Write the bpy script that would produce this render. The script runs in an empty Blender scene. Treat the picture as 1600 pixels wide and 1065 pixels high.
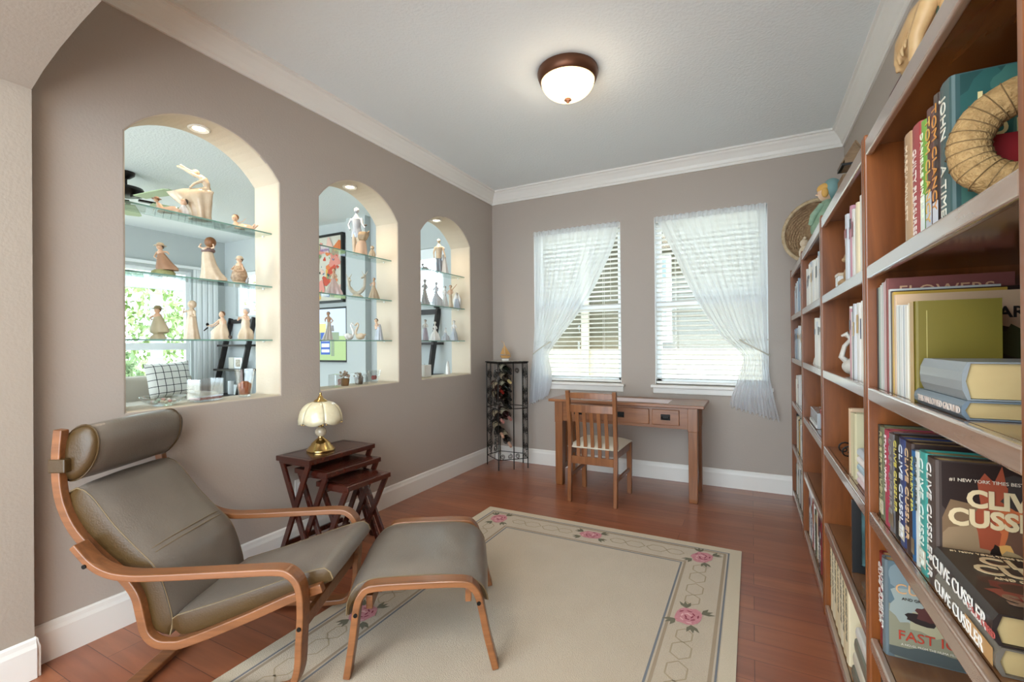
import bpy, bmesh, math, random
from mathutils import Vector, Matrix, Euler
PI = math.pi
SC = bpy.context.scene
COL = SC.collection

# ------------------------------------------------------------------ camera
cam = bpy.data.cameras.new('camera'); camo = bpy.data.objects.new('camera', cam); COL.objects.link(camo)
_R = Vector((0.8874003, 0.46092478, -0.00830987)); _U = Vector((0.00875727, 0.00116796, 0.99996097)); _F = Vector((-0.4609165, 0.88743844, 0.003))
m = Matrix(((_R.x, _U.x, -_F.x, 0), (_R.y, _U.y, -_F.y, 0), (_R.z, _U.z, -_F.z, 1.24), (0, 0, 0, 1)))
camo.matrix_world = m
cam.sensor_width = 36; cam.lens = 720.51 / 1600 * 36; cam.shift_y = 2.83 / 1600; cam.clip_start = 0.02; cam.clip_end = 200
SC.camera = camo
# ------------------------------------------------------------------ view, world, sun
SC.view_settings.view_transform = 'Standard'; SC.view_settings.look = 'None'
SC.view_settings.gamma = 1; SC.view_settings.use_curve_mapping = False
SC.view_settings.exposure = 0.15
W = bpy.data.worlds.new('world'); SC.world = W; W.use_nodes = True
bg = W.node_tree.nodes['Background']; bg.inputs[0].default_value = (0.76, 0.90, 1.0, 1); bg.inputs[1].default_value = 7.2
sun = bpy.data.lights.new('sun', 'SUN'); sun.energy = 6.0; sun.angle = 0.01; sun.color = (1, 0.95, 0.86)
suno = bpy.data.objects.new('sun', sun); COL.objects.link(suno)
suno.rotation_euler = Euler((math.radians(32), 0, math.radians(12)))   # high sun behind the house, shining towards +Y
SC.cycles.use_denoising = True
SC.cycles.max_bounces = 10; SC.cycles.diffuse_bounces = 5; SC.cycles.glossy_bounces = 4; SC.cycles.transparent_max_bounces = 24
SC.cycles.transmission_bounces = 6; SC.cycles.sample_clamp_indirect = 6.0; SC.cycles.caustics_reflective = False; SC.cycles.caustics_refractive = False

# ------------------------------------------------------------------ materials
def lin(h):
    v = [int(h[i:i + 2], 16) / 255 for i in (0, 2, 4)]
    return tuple((c / 12.92 if c <= 0.04045 else ((c + 0.055) / 1.055) ** 2.4) for c in v) + (1,)
MATS = {}
def mat(name, col='cccccc', rough=0.5, metal=0.0, spec=0.5, bump=None, var=None, coat=0.0, wood=None, sheen=0.0, emit=None):
    """principled; bump=(scale,strength), var=(scale,other colour,amount), wood=(other colour, (sx,sy,sz))"""
    if name in MATS: return MATS[name]
    m = bpy.data.materials.new(name); m.use_nodes = True; MATS[name] = m
    nt = m.node_tree; N = nt.nodes; L = nt.links; b = N['Principled BSDF']
    b.inputs['Base Color'].default_value = lin(col); b.inputs['Roughness'].default_value = rough
    b.inputs['Metallic'].default_value = metal; b.inputs['Specular IOR Level'].default_value = spec
    b.inputs['Coat Weight'].default_value = coat; b.inputs['Coat Roughness'].default_value = 0.12
    b.inputs['Sheen Weight'].default_value = sheen
    tc = N.new('ShaderNodeTexCoord')
    if var:
        n = N.new('ShaderNodeTexNoise'); n.inputs['Scale'].default_value = var[0]; n.inputs['Detail'].default_value = 4
        L.new(tc.outputs['Object'], n.inputs['Vector'])
        r = N.new('ShaderNodeValToRGB'); r.color_ramp.elements[0].position = 0.5 - 0.5 * var[2]; r.color_ramp.elements[1].position = 0.5 + 0.5 * var[2]
        r.color_ramp.elements[0].color = lin(col); r.color_ramp.elements[1].color = lin(var[1])
        L.new(n.outputs[0], r.inputs[0]); L.new(r.outputs[0], b.inputs['Base Color'])
    if wood:
        mp = N.new('ShaderNodeMapping'); mp.inputs['Scale'].default_value = wood[1]
        L.new(tc.outputs['Object'], mp.inputs[0])
        n = N.new('ShaderNodeTexNoise'); n.inputs['Scale'].default_value = 1.0; n.inputs['Detail'].default_value = 6; n.inputs['Roughness'].default_value = 0.6
        n.inputs['Distortion'].default_value = 0.6
        L.new(mp.outputs[0], n.inputs['Vector'])
        r = N.new('ShaderNodeValToRGB'); r.color_ramp.elements[0].position = 0.33; r.color_ramp.elements[1].position = 0.68
        r.color_ramp.elements[0].color = lin(col); r.color_ramp.elements[1].color = lin(wood[0])
        L.new(n.outputs[0], r.inputs[0]); L.new(r.outputs[0], b.inputs['Base Color'])
    if bump:
        n = N.new('ShaderNodeTexNoise'); n.inputs['Scale'].default_value = bump[0]; n.inputs['Detail'].default_value = 3
        L.new(tc.outputs['Object'], n.inputs['Vector'])
        bp = N.new('ShaderNodeBump'); bp.inputs['Strength'].default_value = bump[1]; bp.inputs['Distance'].default_value = 0.01
        L.new(n.outputs[0], bp.inputs['Height']); L.new(bp.outputs[0], b.inputs['Normal'])
    if emit:
        b.inputs['Emission Color'].default_value = lin(emit[0]); b.inputs['Emission Strength'].default_value = emit[1]
    return m

def glassy(name, tint=(1, 1, 1, 1), rough=0.0, ior=1.45, boost=1.0):
    if name in MATS: return MATS[name]
    m = bpy.data.materials.new(name); m.use_nodes = True; MATS[name] = m
    nt = m.node_tree; N = nt.nodes; L = nt.links; N.remove(N['Principled BSDF']); out = N['Material Output']
    t = N.new('ShaderNodeBsdfTransparent'); t.inputs[0].default_value = tint
    g = N.new('ShaderNodeBsdfGlossy'); g.inputs['Roughness'].default_value = rough
    f = N.new('ShaderNodeLayerWeight'); f.inputs[0].default_value = 0.5   # same reflectance from both sides of the sheet
    pw = N.new('ShaderNodeMath'); pw.operation = 'POWER'; pw.inputs[1].default_value = 4.0; L.new(f.outputs['Facing'], pw.inputs[0])
    mu = N.new('ShaderNodeMath'); mu.operation = 'MULTIPLY_ADD'; mu.use_clamp = True; mu.inputs[1].default_value = 0.75; mu.inputs[2].default_value = 0.045 * boost
    mx = N.new('ShaderNodeMixShader'); L.new(pw.outputs[0], mu.inputs[0]); L.new(mu.outputs[0], mx.inputs[0])
    L.new(t.outputs[0], mx.inputs[1]); L.new(g.outputs[0], mx.inputs[2]); L.new(mx.outputs[0], out.inputs[0])
    return m

def sheer(name, col, transp, weave=0):
    if name in MATS: return MATS[name]
    m = bpy.data.materials.new(name); m.use_nodes = True; MATS[name] = m
    nt = m.node_tree; N = nt.nodes; L = nt.links; N.remove(N['Principled BSDF']); out = N['Material Output']
    d = N.new('ShaderNodeBsdfDiffuse'); d.inputs[0].default_value = lin(col)
    tl = N.new('ShaderNodeBsdfTranslucent'); tl.inputs[0].default_value = lin(col)
    t = N.new('ShaderNodeBsdfTransparent')
    a = N.new('ShaderNodeMixShader'); a.inputs[0].default_value = 0.75
    b = N.new('ShaderNodeMixShader'); b.inputs[0].default_value = transp
    L.new(d.outputs[0], a.inputs[1]); L.new(tl.outputs[0], a.inputs[2]); L.new(a.outputs[0], b.inputs[1]); L.new(t.outputs[0], b.inputs[2])
    L.new(b.outputs[0], out.inputs[0])
    return m

wall_taupe = mat('wall_taupe', 'b0a59b', 0.75, bump=(90, 0.12))
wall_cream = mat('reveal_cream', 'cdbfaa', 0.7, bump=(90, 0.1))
wall_blue = mat('wall_pale_grey', 'bec3c2', 0.8)
wall_tan = mat('wall_tan', 'a3978a', 0.75, bump=(90, 0.12))
ceil_m = mat('ceiling_white', 'e8edee', 0.85, bump=(60, 0.35))
trim_m = mat('trim_white', 'e9e6e0', 0.4, spec=0.4)
vinyl = mat('window_vinyl', 'eef1f2', 0.35)
slat_m = mat('blind_white', 'f2f1ec', 0.45)
case_wood = mat('bookcase_wood', '6a360f', 0.34, coat=0.2, wood=('925221', (14, 14, 1.3)))
case_wood_h = mat('bookcase_shelf_wood', '684020', 0.22, coat=1.0, wood=('8a5c34', (10, 1.2, 20)))
case_edge_glare = mat('bookcase_edge_wood', '856a57', 0.16, spec=0.8, coat=1.0, wood=('a18978', (10, 1.2, 20)))  # base colour lightened to paint in the whitish glare on the shelf lips
bent = mat('bent_wood', '704424', 0.38, coat=0.2, wood=('8e5a34', (2, 40, 30)))
leather = mat('leather_taupe', '6a6159', 0.29, bump=(160, 0.12), var=(3, '7f766c', 0.5))
leather_side = mat('leather_olive', '43301a', 0.36, bump=(160, 0.1), var=(4, '4e3a1c', 0.6))
piping_m = mat('piping_tan', '7d6a4c', 0.6)
cherry = mat('dark_cherry', '36120c', 0.26, coat=0.5, wood=('4b1e12', (3, 20, 20)))
oak = mat('desk_oak', '74431f', 0.38, coat=0.2, wood=('925c33', (3, 25, 25)))
oakv = mat('chair_oak', '74431f', 0.38, coat=0.2, wood=('925c33', (30, 30, 2.5)))
brass = mat('brass', 'd9b878', 0.2, metal=1.0)
dark_metal = mat('dark_metal', '15120f', 0.45, metal=0.6)
black = mat('black_satin', '0c0c0c', 0.35)
bronze = mat('bronze_rim', '6b4632', 0.4, metal=0.7)
ivory = mat('figurine_ivory', 'd9c9ae', 0.35, coat=0.3, var=(30, 'bfa688', 0.7))
white_porc = mat('white_porcelain', 'dcdad6', 0.15, coat=0.6)
grey_porc = mat('grey_porcelain', '9ba1ab', 0.15, coat=0.6, var=(20, 'c4c7cb', 0.7))
skin_porc = mat('porcelain_skin', 'd8b496', 0.3, coat=0.3)
hair_brown = mat('hair_brown', '6b452a', 0.5, var=(60, '8a5f38', 0.6))
hair_dark = mat('hair_dark', '4a4038', 0.45)
brown_dress = mat('dress_brown', '9a755c', 0.45, var=(25, 'b08d70', 0.7))
green_base = mat('moss_base', '7f7c4e', 0.6, var=(50, 'b9c08a', 0.6))
cloth_cream = mat('seat_fabric', 'cfc6b4', 0.9, bump=(220, 0.3), sheen=0.2)
paper = mat('page_paper', 'b39a68', 0.85, wood=('c6ad7c', (3, 180, 3)))
paperw = mat('page_paper_white', 'd8d2c2', 0.85)
glass_shelf = glassy('shelf_glass', (0.90, 0.965, 0.945, 1), 0.0, 1.5)
glass_edge = mat('glass_edge_green', '7fa79a', 0.15, coat=0.5)
pane = glassy('window_glass', (0.97, 0.985, 0.98, 1))
crystal = glassy('crystal', (0.96, 0.97, 0.97, 1), 0.05, 1.5, 2.5)

# ------------------------------------------------------------------ mesh builder
class MB:
    def __init__(s): s.bm = bmesh.new(); s.mi = 0
    def _tag(s, faces):
        for f in faces: f.material_index = s.mi
    def box(s, x0, x1, y0, y1, z0, z1, rot=None, mtx=None):
        vs = [s.bm.verts.new((x, y, z)) for x in (x0, x1) for y in (y0, y1) for z in (z0, z1)]
        if mtx is not None:
            for v in vs: v.co = mtx @ v.co
        idx = [(0, 1, 3, 2), (4, 6, 7, 5), (0, 4, 5, 1), (2, 3, 7, 6), (0, 2, 6, 4), (1, 5, 7, 3)]
        fs = [s.bm.faces.new([vs[i] for i in q]) for q in idx]; s._tag(fs); return s
    def prism(s, pts, a, b, axis='y', mtx=None):
        """polygon pts in the plane across axis, extruded from a to b"""
        def P(u, v, w): return {'x': (w, u, v), 'y': (u, w, v), 'z': (u, v, w)}[axis]
        A = [s.bm.verts.new(P(u, v, a)) for u, v in pts]; B = [s.bm.verts.new(P(u, v, b)) for u, v in pts]
        if mtx is not None:
            for v in A + B: v.co = mtx @ v.co
        fs = [s.bm.faces.new(A[::-1]), s.bm.faces.new(B)]
        n = len(pts)
        for i in range(n): fs.append(s.bm.faces.new((A[i], A[(i + 1) % n], B[(i + 1) % n], B[i])))
        s._tag(fs); return s
    def quad(s, *ps):
        f = s.bm.faces.new([s.bm.verts.new(p) for p in ps]); s._tag([f]); return s
    def bar(s, p, q, w, h, up=(0, 0, 1)):
        """rectangular bar from p to q, w across, h along up"""
        p = Vector(p); q = Vector(q); d = (q - p); l = d.length; d.normalize(); u = Vector(up)
        sd = d.cross(u)
        if sd.length < 1e-4: sd = d.cross(Vector((1, 0, 0)))
        sd.normalize(); u = sd.cross(d).normalized()
        mt = Matrix(((d.x, sd.x, u.x, p.x), (d.y, sd.y, u.y, p.y), (d.z, sd.z, u.z, p.z), (0, 0, 0, 1)))
        return s.box(0, l, -w / 2, w / 2, -h / 2, h / 2, mtx=mt)
    def strip(s, path, y0, y1, t):
        """bent board: path of (x,z), thickness t in plane, extruded y0..y1"""
        n = len(path); nor = []
        for i in range(n):
            a = path[max(i - 1, 0)]; b = path[min(i + 1, n - 1)]
            dx, dz = b[0] - a[0], b[1] - a[1]; l = math.hypot(dx, dz) or 1; nor.append((-dz / l * t / 2, dx / l * t / 2))
        top = [(p[0] + q[0], p[1] + q[1]) for p, q in zip(path, nor)]; bot = [(p[0] - q[0], p[1] - q[1]) for p, q in zip(path, nor)]
        rows = [[s.bm.verts.new((u, y, v)) for u, v in seq] for seq, y in ((top, y0), (top, y1), (bot, y1), (bot, y0))]
        fs = []
        for i in range(n - 1):
            for k in range(4):
                a, b = rows[k], rows[(k + 1) % 4]; fs.append(s.bm.faces.new((a[i], a[i + 1], b[i + 1], b[i])))
        fs.append(s.bm.faces.new([r[0] for r in rows])); fs.append(s.bm.faces.new([r[-1] for r in rows][::-1]))
        s._tag(fs); return s
    def tube(s, path, r, n=8, closed=False, flat=None):
        """tube along 3d path; r number or list"""
        P = [Vector(p) for p in path]; k = len(P); rings = []
        if isinstance(r, (list, tuple)) and len(r) != k:
            q = [i * (len(r) - 1) / max(1, k - 1) for i in range(k)]; r = [r[int(a)] + (r[min(int(a) + 1, len(r) - 1)] - r[int(a)]) * (a - int(a)) for a in q]
        prev = None
        for i in range(k):
            a = P[(i - 1) % k] if closed or i > 0 else P[0]; b = P[(i + 1) % k] if closed or i < k - 1 else P[-1]
            d = (b - a); d = d.normalized() if d.length > 1e-9 else Vector((0, 0, 1))
            if prev is None: u = d.orthogonal().normalized()
            else:
                u = prev - d * prev.dot(d); u = u.normalized() if u.length > 1e-6 else d.orthogonal().normalized()
            prev = u; w = d.cross(u); rr = r[i] if isinstance(r, (list, tuple)) else r
            rings.append([s.bm.verts.new(P[i] + (u * math.cos(2 * PI * j / n) + w * math.sin(2 * PI * j / n)) * rr) for j in range(n)])
        fs = []
        rng = range(k) if closed else range(k - 1)
        for i in rng:
            a, b = rings[i], rings[(i + 1) % k]
            for j in range(n): fs.append(s.bm.faces.new((a[j], a[(j + 1) % n], b[(j + 1) % n], b[j])))
        if not closed: fs.append(s.bm.faces.new(rings[0][::-1])); fs.append(s.bm.faces.new(rings[-1]))
        s._tag(fs); return s
    def lathe(s, prof, n=24, c=(0, 0, 0), sx=1, sy=1, fold=0, fa=0.0, mtx=None, tilt=None, cap=True):
        """prof list of (r,z) or (r,z,dx,dy); fold = number of folds growing with radius"""
        rings = []
        for p in prof:
            r, z = p[0], p[1]; dx, dy = (p[2], p[3]) if len(p) > 3 else (0, 0); a = p[4] if len(p) > 4 else fa
            ring = []
            for j in range(n):
                t = 2 * PI * j / n; rr = r * (1 + a * math.cos(fold * t + 1.3 * math.sin(t)))
                v = Vector((c[0] + dx + rr * sx * math.cos(t), c[1] + dy + rr * sy * math.sin(t), c[2] + z))
                ring.append(s.bm.verts.new(mtx @ v if mtx is not None else v))
            rings.append(ring)
        fs = []
        for a, b in zip(rings, rings[1:]):
            for j in range(n): fs.append(s.bm.faces.new((a[j], a[(j + 1) % n], b[(j + 1) % n], b[j])))
        if cap: fs.append(s.bm.faces.new(rings[0][::-1])); fs.append(s.bm.faces.new(rings[-1]))
        s._tag(fs); return s
    def ball(s, c, r, n=12, mtx=None):
        if not isinstance(r, (list, tuple)): r = (r, r, r)
        pr = [(max(0.001, math.sin(PI * i / n)), -math.cos(PI * i / n)) for i in range(n + 1)]
        mt = Matrix.Translation(c) @ (mtx or Matrix.Identity(4)) @ Matrix.Diagonal((r[0], r[1], r[2], 1))
        return s.lathe(pr, n=max(8, n + 4), mtx=mt)
    def cyl(s, c, r, z0, z1, n=20): return s.lathe([(r, z0), (r, z1)], n, c)

def link(o, parent=None):
    COL.objects.link(o)
    if parent is not None: o.parent = parent
    return o
def obj(name, mb, mats, parent=None, smooth=False, bevel=0.0, seg=2, weld=False, loc=None, rz=None, angle=40, sub=0, remesh=0):
    bm = mb.bm if isinstance(mb, MB) else mb
    if weld: bmesh.ops.remove_doubles(bm, verts=bm.verts, dist=1e-5)
    bmesh.ops.recalc_face_normals(bm, faces=bm.faces)
    me = bpy.data.meshes.new(name); bm.to_mesh(me); bm.free()
    for mt in (mats if isinstance(mats, (list, tuple)) else [mats]): me.materials.append(mt)
    o = bpy.data.objects.new(name, me); link(o, parent)
    if loc: o.location = loc
    if rz is not None: o.rotation_euler = (0, 0, rz)
    if remesh:
        d = o.modifiers.new('remesh', 'REMESH'); d.mode = 'VOXEL'; d.voxel_size = remesh; d.use_smooth_shade = True
        d = o.modifiers.new('smooth', 'SMOOTH'); d.iterations = 4; d.factor = 0.5
    if bevel:
        d = o.modifiers.new('bevel', 'BEVEL'); d.width = bevel; d.segments = seg; d.limit_method = 'ANGLE'; d.angle_limit = math.radians(angle)
    if sub:
        d = o.modifiers.new('sub', 'SUBSURF'); d.levels = sub; d.render_levels = sub
    if smooth:
        for p in me.polygons: p.use_smooth = True
        if not (remesh or sub): me.set_sharp_from_angle(angle=math.radians(50))
    return o
def thing(name, label, cat, loc=(0, 0, 0), rz=0, group=None, rot=None):
    o = bpy.data.objects.new(name, None); o.empty_display_size = 0.05; COL.objects.link(o)
    o.location = loc; o.rotation_euler = rot if rot else (0, 0, rz)
    o['label'] = label; o['category'] = cat
    if group: o['group'] = group
    return o
def tag(o, label, cat, group=None, kind=None):
    o['label'] = label; o['category'] = cat
    if group: o['group'] = group
    if kind: o['kind'] = kind
    return o
def struct(name, mb, mats, **k):
    o = obj(name, mb, mats, **k); o['kind'] = 'structure'; return o
def copy_tree(o, parent=None):
    c = o.copy(); COL.objects.link(c); c.parent = parent
    for ch in list(o.children): copy_tree(ch, c)
    return c
def text(name, body, size, mt, parent, origin, right, up, ext=0.0006, align='LEFT', shear=0.0, bold=0.0, sx=1.0, fit=None):
    cu = bpy.data.curves.new(name, 'FONT'); cu.body = body; cu.size = size; cu.extrude = ext; cu.align_x = align; cu.shear = shear; cu.offset = bold
    cu.resolution_u = 3
    t = bpy.data.objects.new('tmp', cu); me = bpy.data.meshes.new_from_object(t); bpy.data.objects.remove(t); bpy.data.curves.remove(cu)
    me.name = name; me.materials.clear(); me.materials.append(mt)
    r = Vector(right).normalized(); u = Vector(up).normalized(); n = r.cross(u)
    if fit and me.vertices:
        wd = max(v.co.x for v in me.vertices); sx = min(sx, fit / wd) if wd > 0 else sx
    M4 = Matrix(((r.x * sx, u.x, n.x, origin[0]), (r.y * sx, u.y, n.y, origin[1]), (r.z * sx, u.z, n.z, origin[2]), (0, 0, 0, 1)))
    me.transform(M4)
    o = bpy.data.objects.new(name, me); link(o, parent)
    return o
def smoothpath(pts, k=6):
    """catmull-rom through points"""
    P = [Vector(p) if len(p) == 3 else Vector((p[0], p[1], 0)) for p in pts]; out = []
    Q = [P[0] * 2 - P[1]] + P + [P[-1] * 2 - P[-2]]
    for i in range(1, len(Q) - 2):
        for j in range(k):
            t = j / k; a, b, c, d = Q[i - 1], Q[i], Q[i + 1], Q[i + 2]
            out.append(0.5 * ((2 * b) + (c - a) * t + (2 * a - 5 * b + 4 * c - d) * t * t + (3 * b - a - 3 * c + d) * t ** 3))
    out.append(P[-1]); return out
def sp2(pts, k=6): return [(v.x, v.y) for v in smoothpath(pts, k)]
# ================================================================== the room
XL, XR, YF, ZC = -2.497, 0.651, 4.361, 2.88
XB = -2.732      # far side of the partition with the arched niches
ARCH = [(1.043, 1.802), (2.096, 2.843), (3.140, 3.905)]
SILL, SPR, APX = 0.95, 2.217, 2.412

def floor_mat():
    m = bpy.data.materials.new('plank_floor'); m.use_nodes = True; nt = m.node_tree; N = nt.nodes; L = nt.links; b = N['Principled BSDF']
    tc = N.new('ShaderNodeTexCoord')
    br = N.new('ShaderNodeTexBrick'); br.inputs['Scale'].default_value = 1; br.inputs['Brick Width'].default_value = 1.15; br.inputs['Row Height'].default_value = 0.127
    br.inputs['Mortar Size'].default_value = 0.0012; br.inputs['Mortar Smooth'].default_value = 0.2; br.offset = 0.37; br.inputs['Bias'].default_value = 0
    br.inputs['Color1'].default_value = lin('8d5138'); br.inputs['Color2'].default_value = lin('a26444'); br.inputs['Mortar'].default_value = lin('50271a')
    L.new(tc.outputs['Object'], br.inputs['Vector'])
    mp = N.new('ShaderNodeMapping'); mp.inputs['Scale'].default_value = (2.2, 26, 1); L.new(tc.outputs['Object'], mp.inputs[0])
    n = N.new('ShaderNodeTexNoise'); n.inputs['Scale'].default_value = 1; n.inputs['Detail'].default_value = 6; n.inputs['Distortion'].default_value = 0.5; L.new(mp.outputs[0], n.inputs['Vector'])
    mx = N.new('ShaderNodeMix'); mx.data_type = 'RGBA'; mx.blend_type = 'MULTIPLY'; mx.inputs[0].default_value = 0.55
    r = N.new('ShaderNodeValToRGB'); r.color_ramp.elements[0].position = 0.3; r.color_ramp.elements[0].color = (0.62, 0.58, 0.55, 1); r.color_ramp.elements[1].position = 0.7; r.color_ramp.elements[1].color = (1.15, 1.1, 1.05, 1)
    L.new(n.outputs[0], r.inputs[0]); L.new(br.outputs[0], mx.inputs[6]); L.new(r.outputs[0], mx.inputs[7]); L.new(mx.outputs[2], b.inputs['Base Color'])
    b.inputs['Roughness'].default_value = 0.3; b.inputs['Coat Weight'].default_value = 0.35; b.inputs['Coat Roughness'].default_value = 0.18
    n2 = N.new('ShaderNodeTexNoise'); n2.inputs['Scale'].default_value = 5; n2.inputs['Detail'].default_value = 2; L.new(tc.outputs['Object'], n2.inputs['Vector'])
    mr = N.new('ShaderNodeMapRange'); mr.inputs[3].default_value = 0.24; mr.inputs[4].default_value = 0.4; L.new(n2.outputs[0], mr.inputs[0]); L.new(mr.outputs[0], b.inputs['Roughness'])
    bp = N.new('ShaderNodeBump'); bp.inputs['Strength'].default_value = 0.25; bp.inputs['Distance'].default_value = 0.002
    L.new(br.outputs['Fac'], bp.inputs['Height']); bp.invert = True; L.new(bp.outputs[0], b.inputs['Normal'])
    return m
floor_m = floor_mat()
struct('floor', MB().box(XB, XR + 0.12, -1.7, YF + 0.12, -0.08, 0.0), floor_m)
struct('ceiling', MB().box(XL, XR + 0.12, -2.9, YF + 0.12, ZC, ZC + 0.1), ceil_m)  # runs past the hall walls as an added overhang that blocks the sun
struct('wall_right', MB().box(XR, XR + 0.12, -1.7, YF + 0.14, 0, ZC + 0.1), wall_taupe)

# partition with three arched niches
def arched_wall():
    mb = MB(); bm = mb.bm; y0w, y1w = 0.45, YF + 0.14; H = ZC + 0.1
    hw = (ARCH[0][1] - ARCH[0][0]) / 2; rise = APX - SPR; R = (hw * hw + rise * rise) / (2 * rise)
    def arcz(a, b, y):
        c = (a + b) / 2; h = (b - a) / 2; r = (h * h + rise * rise) / (2 * rise); return APX - r + math.sqrt(max(0, r * r - (y - c) ** 2))
    def face(ps, mi):
        f = bm.faces.new([bm.verts.new(p) for p in ps]); f.material_index = mi
    NS = 20
    cols = []; y = y0w
    for a, b in ARCH:
        cols.append(('s', y, a)); 
        for i in range(NS): cols.append(('a', a + (b - a) * i / NS, a + (b - a) * (i + 1) / NS, a, b))
        y = b
    cols.append(('s', y, y1w))
    for X, mi in ((XL, 0), (XB, 2)):
        for c in cols:
            p, q = c[1], c[2]
            if c[0] == 's':
                for z0, z1 in ((0, SILL), (SILL, SPR), (SPR, H)): face([(X, p, z0), (X, q, z0), (X, q, z1), (X, p, z1)], mi)
            else:
                face([(X, p, 0), (X, q, 0), (X, q, SILL), (X, p, SILL)], mi)
                face([(X, p, arcz(c[3], c[4], p)), (X, q, arcz(c[3], c[4], q)), (X, q, H), (X, p, H)], mi)
    for c in cols:
        if c[0] == 'a':
            p, q, a, b = c[1:]
            face([(XL, p, SILL), (XB, p, SILL), (XB, q, SILL), (XL, q, SILL)], 1)
            zp, zq = arcz(a, b, p), arcz(a, b, q)
            face([(XL, p, zp), (XB, p, zp), (XB, q, zq), (XL, q, zq)], 1)
    for a, b in ARCH:
        for y in (a, b): face([(XL, y, SILL), (XB, y, SILL), (XB, y, SPR), (XL, y, SPR)], 1)
    for y in (y0w, y1w):
        for z0, z1 in ((0, SILL), (SILL, SPR), (SPR, H)): face([(XL, y, z0), (XB, y, z0), (XB, y, z1), (XL, y, z1)], 0)
    for c in cols:
        face([(XL, c[1], H), (XB, c[1], H), (XB, c[2], H), (XL, c[2], H)], 0)
    o = struct('wall_left', mb, [wall_taupe, wall_cream, wall_blue], weld=True, bevel=0.012, seg=3, angle=60)
    return o
arched_wall()

# far wall with two window openings
WIN = [(-2.000, -1.098), (-0.785, 0.125)]; WZ0, WZ1 = 0.862, 2.392; WD = 0.14
mb = MB()
ys = (YF, YF + WD)
xs = [XL - 0.2, WIN[0][0], WIN[0][1], WIN[1][0], WIN[1][1], XR + 0.12]
for i in (0, 2, 4): mb.box(xs[i], xs[i + 1], ys[0], ys[1], 0, ZC + 0.1)
for a, b in WIN: mb.box(a, b, ys[0], ys[1], 0, WZ0); mb.box(a, b, ys[0], ys[1], WZ1, ZC + 0.1)
struct('wall_back', mb, wall_taupe)

# entry opening: jamb on the left with a shallow arched soffit
JX, JY0, JY1 = -2.41, 0.45, 0.712
pts = [(-2.41, 2.219)] + [(x, z) for x, z in ((-2.30, 2.262), (-2.16, 2.302), (-2.0, 2.336), (-1.84, 2.362), (-1.5, 2.40), (-0.95, 2.425), (-0.4, 2.40), (-0.06, 2.362), (0.25, 2.30), (0.56, 2.219))]
poly = [(XL - 0.0, 0), (JX, 0)] + pts + [(0.56, 0), (XR, 0), (XR, ZC), (XL, ZC)]
mb = MB()
mb.box(XL, JX, JY0, JY1, 0, 2.219); mb.box(0.56, XR, JY0, JY1 - 0.12, 0, 2.219)
for (xa, za), (xb, zb) in zip(pts, pts[1:]): mb.prism([(xa, za), (xb, zb), (xb, ZC), (xa, ZC)], JY0, JY1, 'y')
mb.box(XL, JX, JY0, JY1, 2.219, ZC)
struct('wall_entry', mb, wall_tan, weld=False)
# hall walls behind the camera (open at the end)
struct('wall_hall', MB().box(XL - 0.12, XL + 0.0, -1.7, 0.449, 0, ZC + 0.1), wall_tan)

# crown mouldings
CR = [(0, 0), (0.012, 0.0), (0.014, 0.018), (0.022, 0.026), (0.03, 0.05), (0.052, 0.086), (0.066, 0.1), (0.072, 0.112), (0.085, 0.116), (0.085, 0.1315), (0, 0.1315)]
ZK = ZC - 0.1315
struct('trim_crown_left', MB().prism([(XL + u, ZK + v) for u, v in CR], JY1, YF, 'y'), trim_m)
struct('trim_crown_right', MB().prism([(XR - u, ZK + v) for u, v in CR], JY1, YF, 'y'), trim_m)
struct('trim_crown_back', MB().prism([(YF - u, ZK + v) for u, v in CR], XL, XR, 'x'), trim_m)
BB = [(0, 0), (0.016, 0), (0.016, 0.115), (0.011, 0.13), (0.009, 0.145), (0.004, 0.152), (0, 0.152)]
struct('baseboard_left', MB().prism([(XL + u, v) for u, v in BB], JY1, YF, 'y'), trim_m)
struct('baseboard_back', MB().prism([(YF - u, v) for u, v in BB], XL, XR, 'x'), trim_m)
mb = MB().prism([(JX + u, v) for u, v in BB], JY0, JY1 + 0.004, 'y')
mb.prism([(JY1 + u, v) for u, v in BB], XL + 0.002, JX + 0.008, 'x')
struct('baseboard_entry', mb, trim_m, bevel=0.004)

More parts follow.
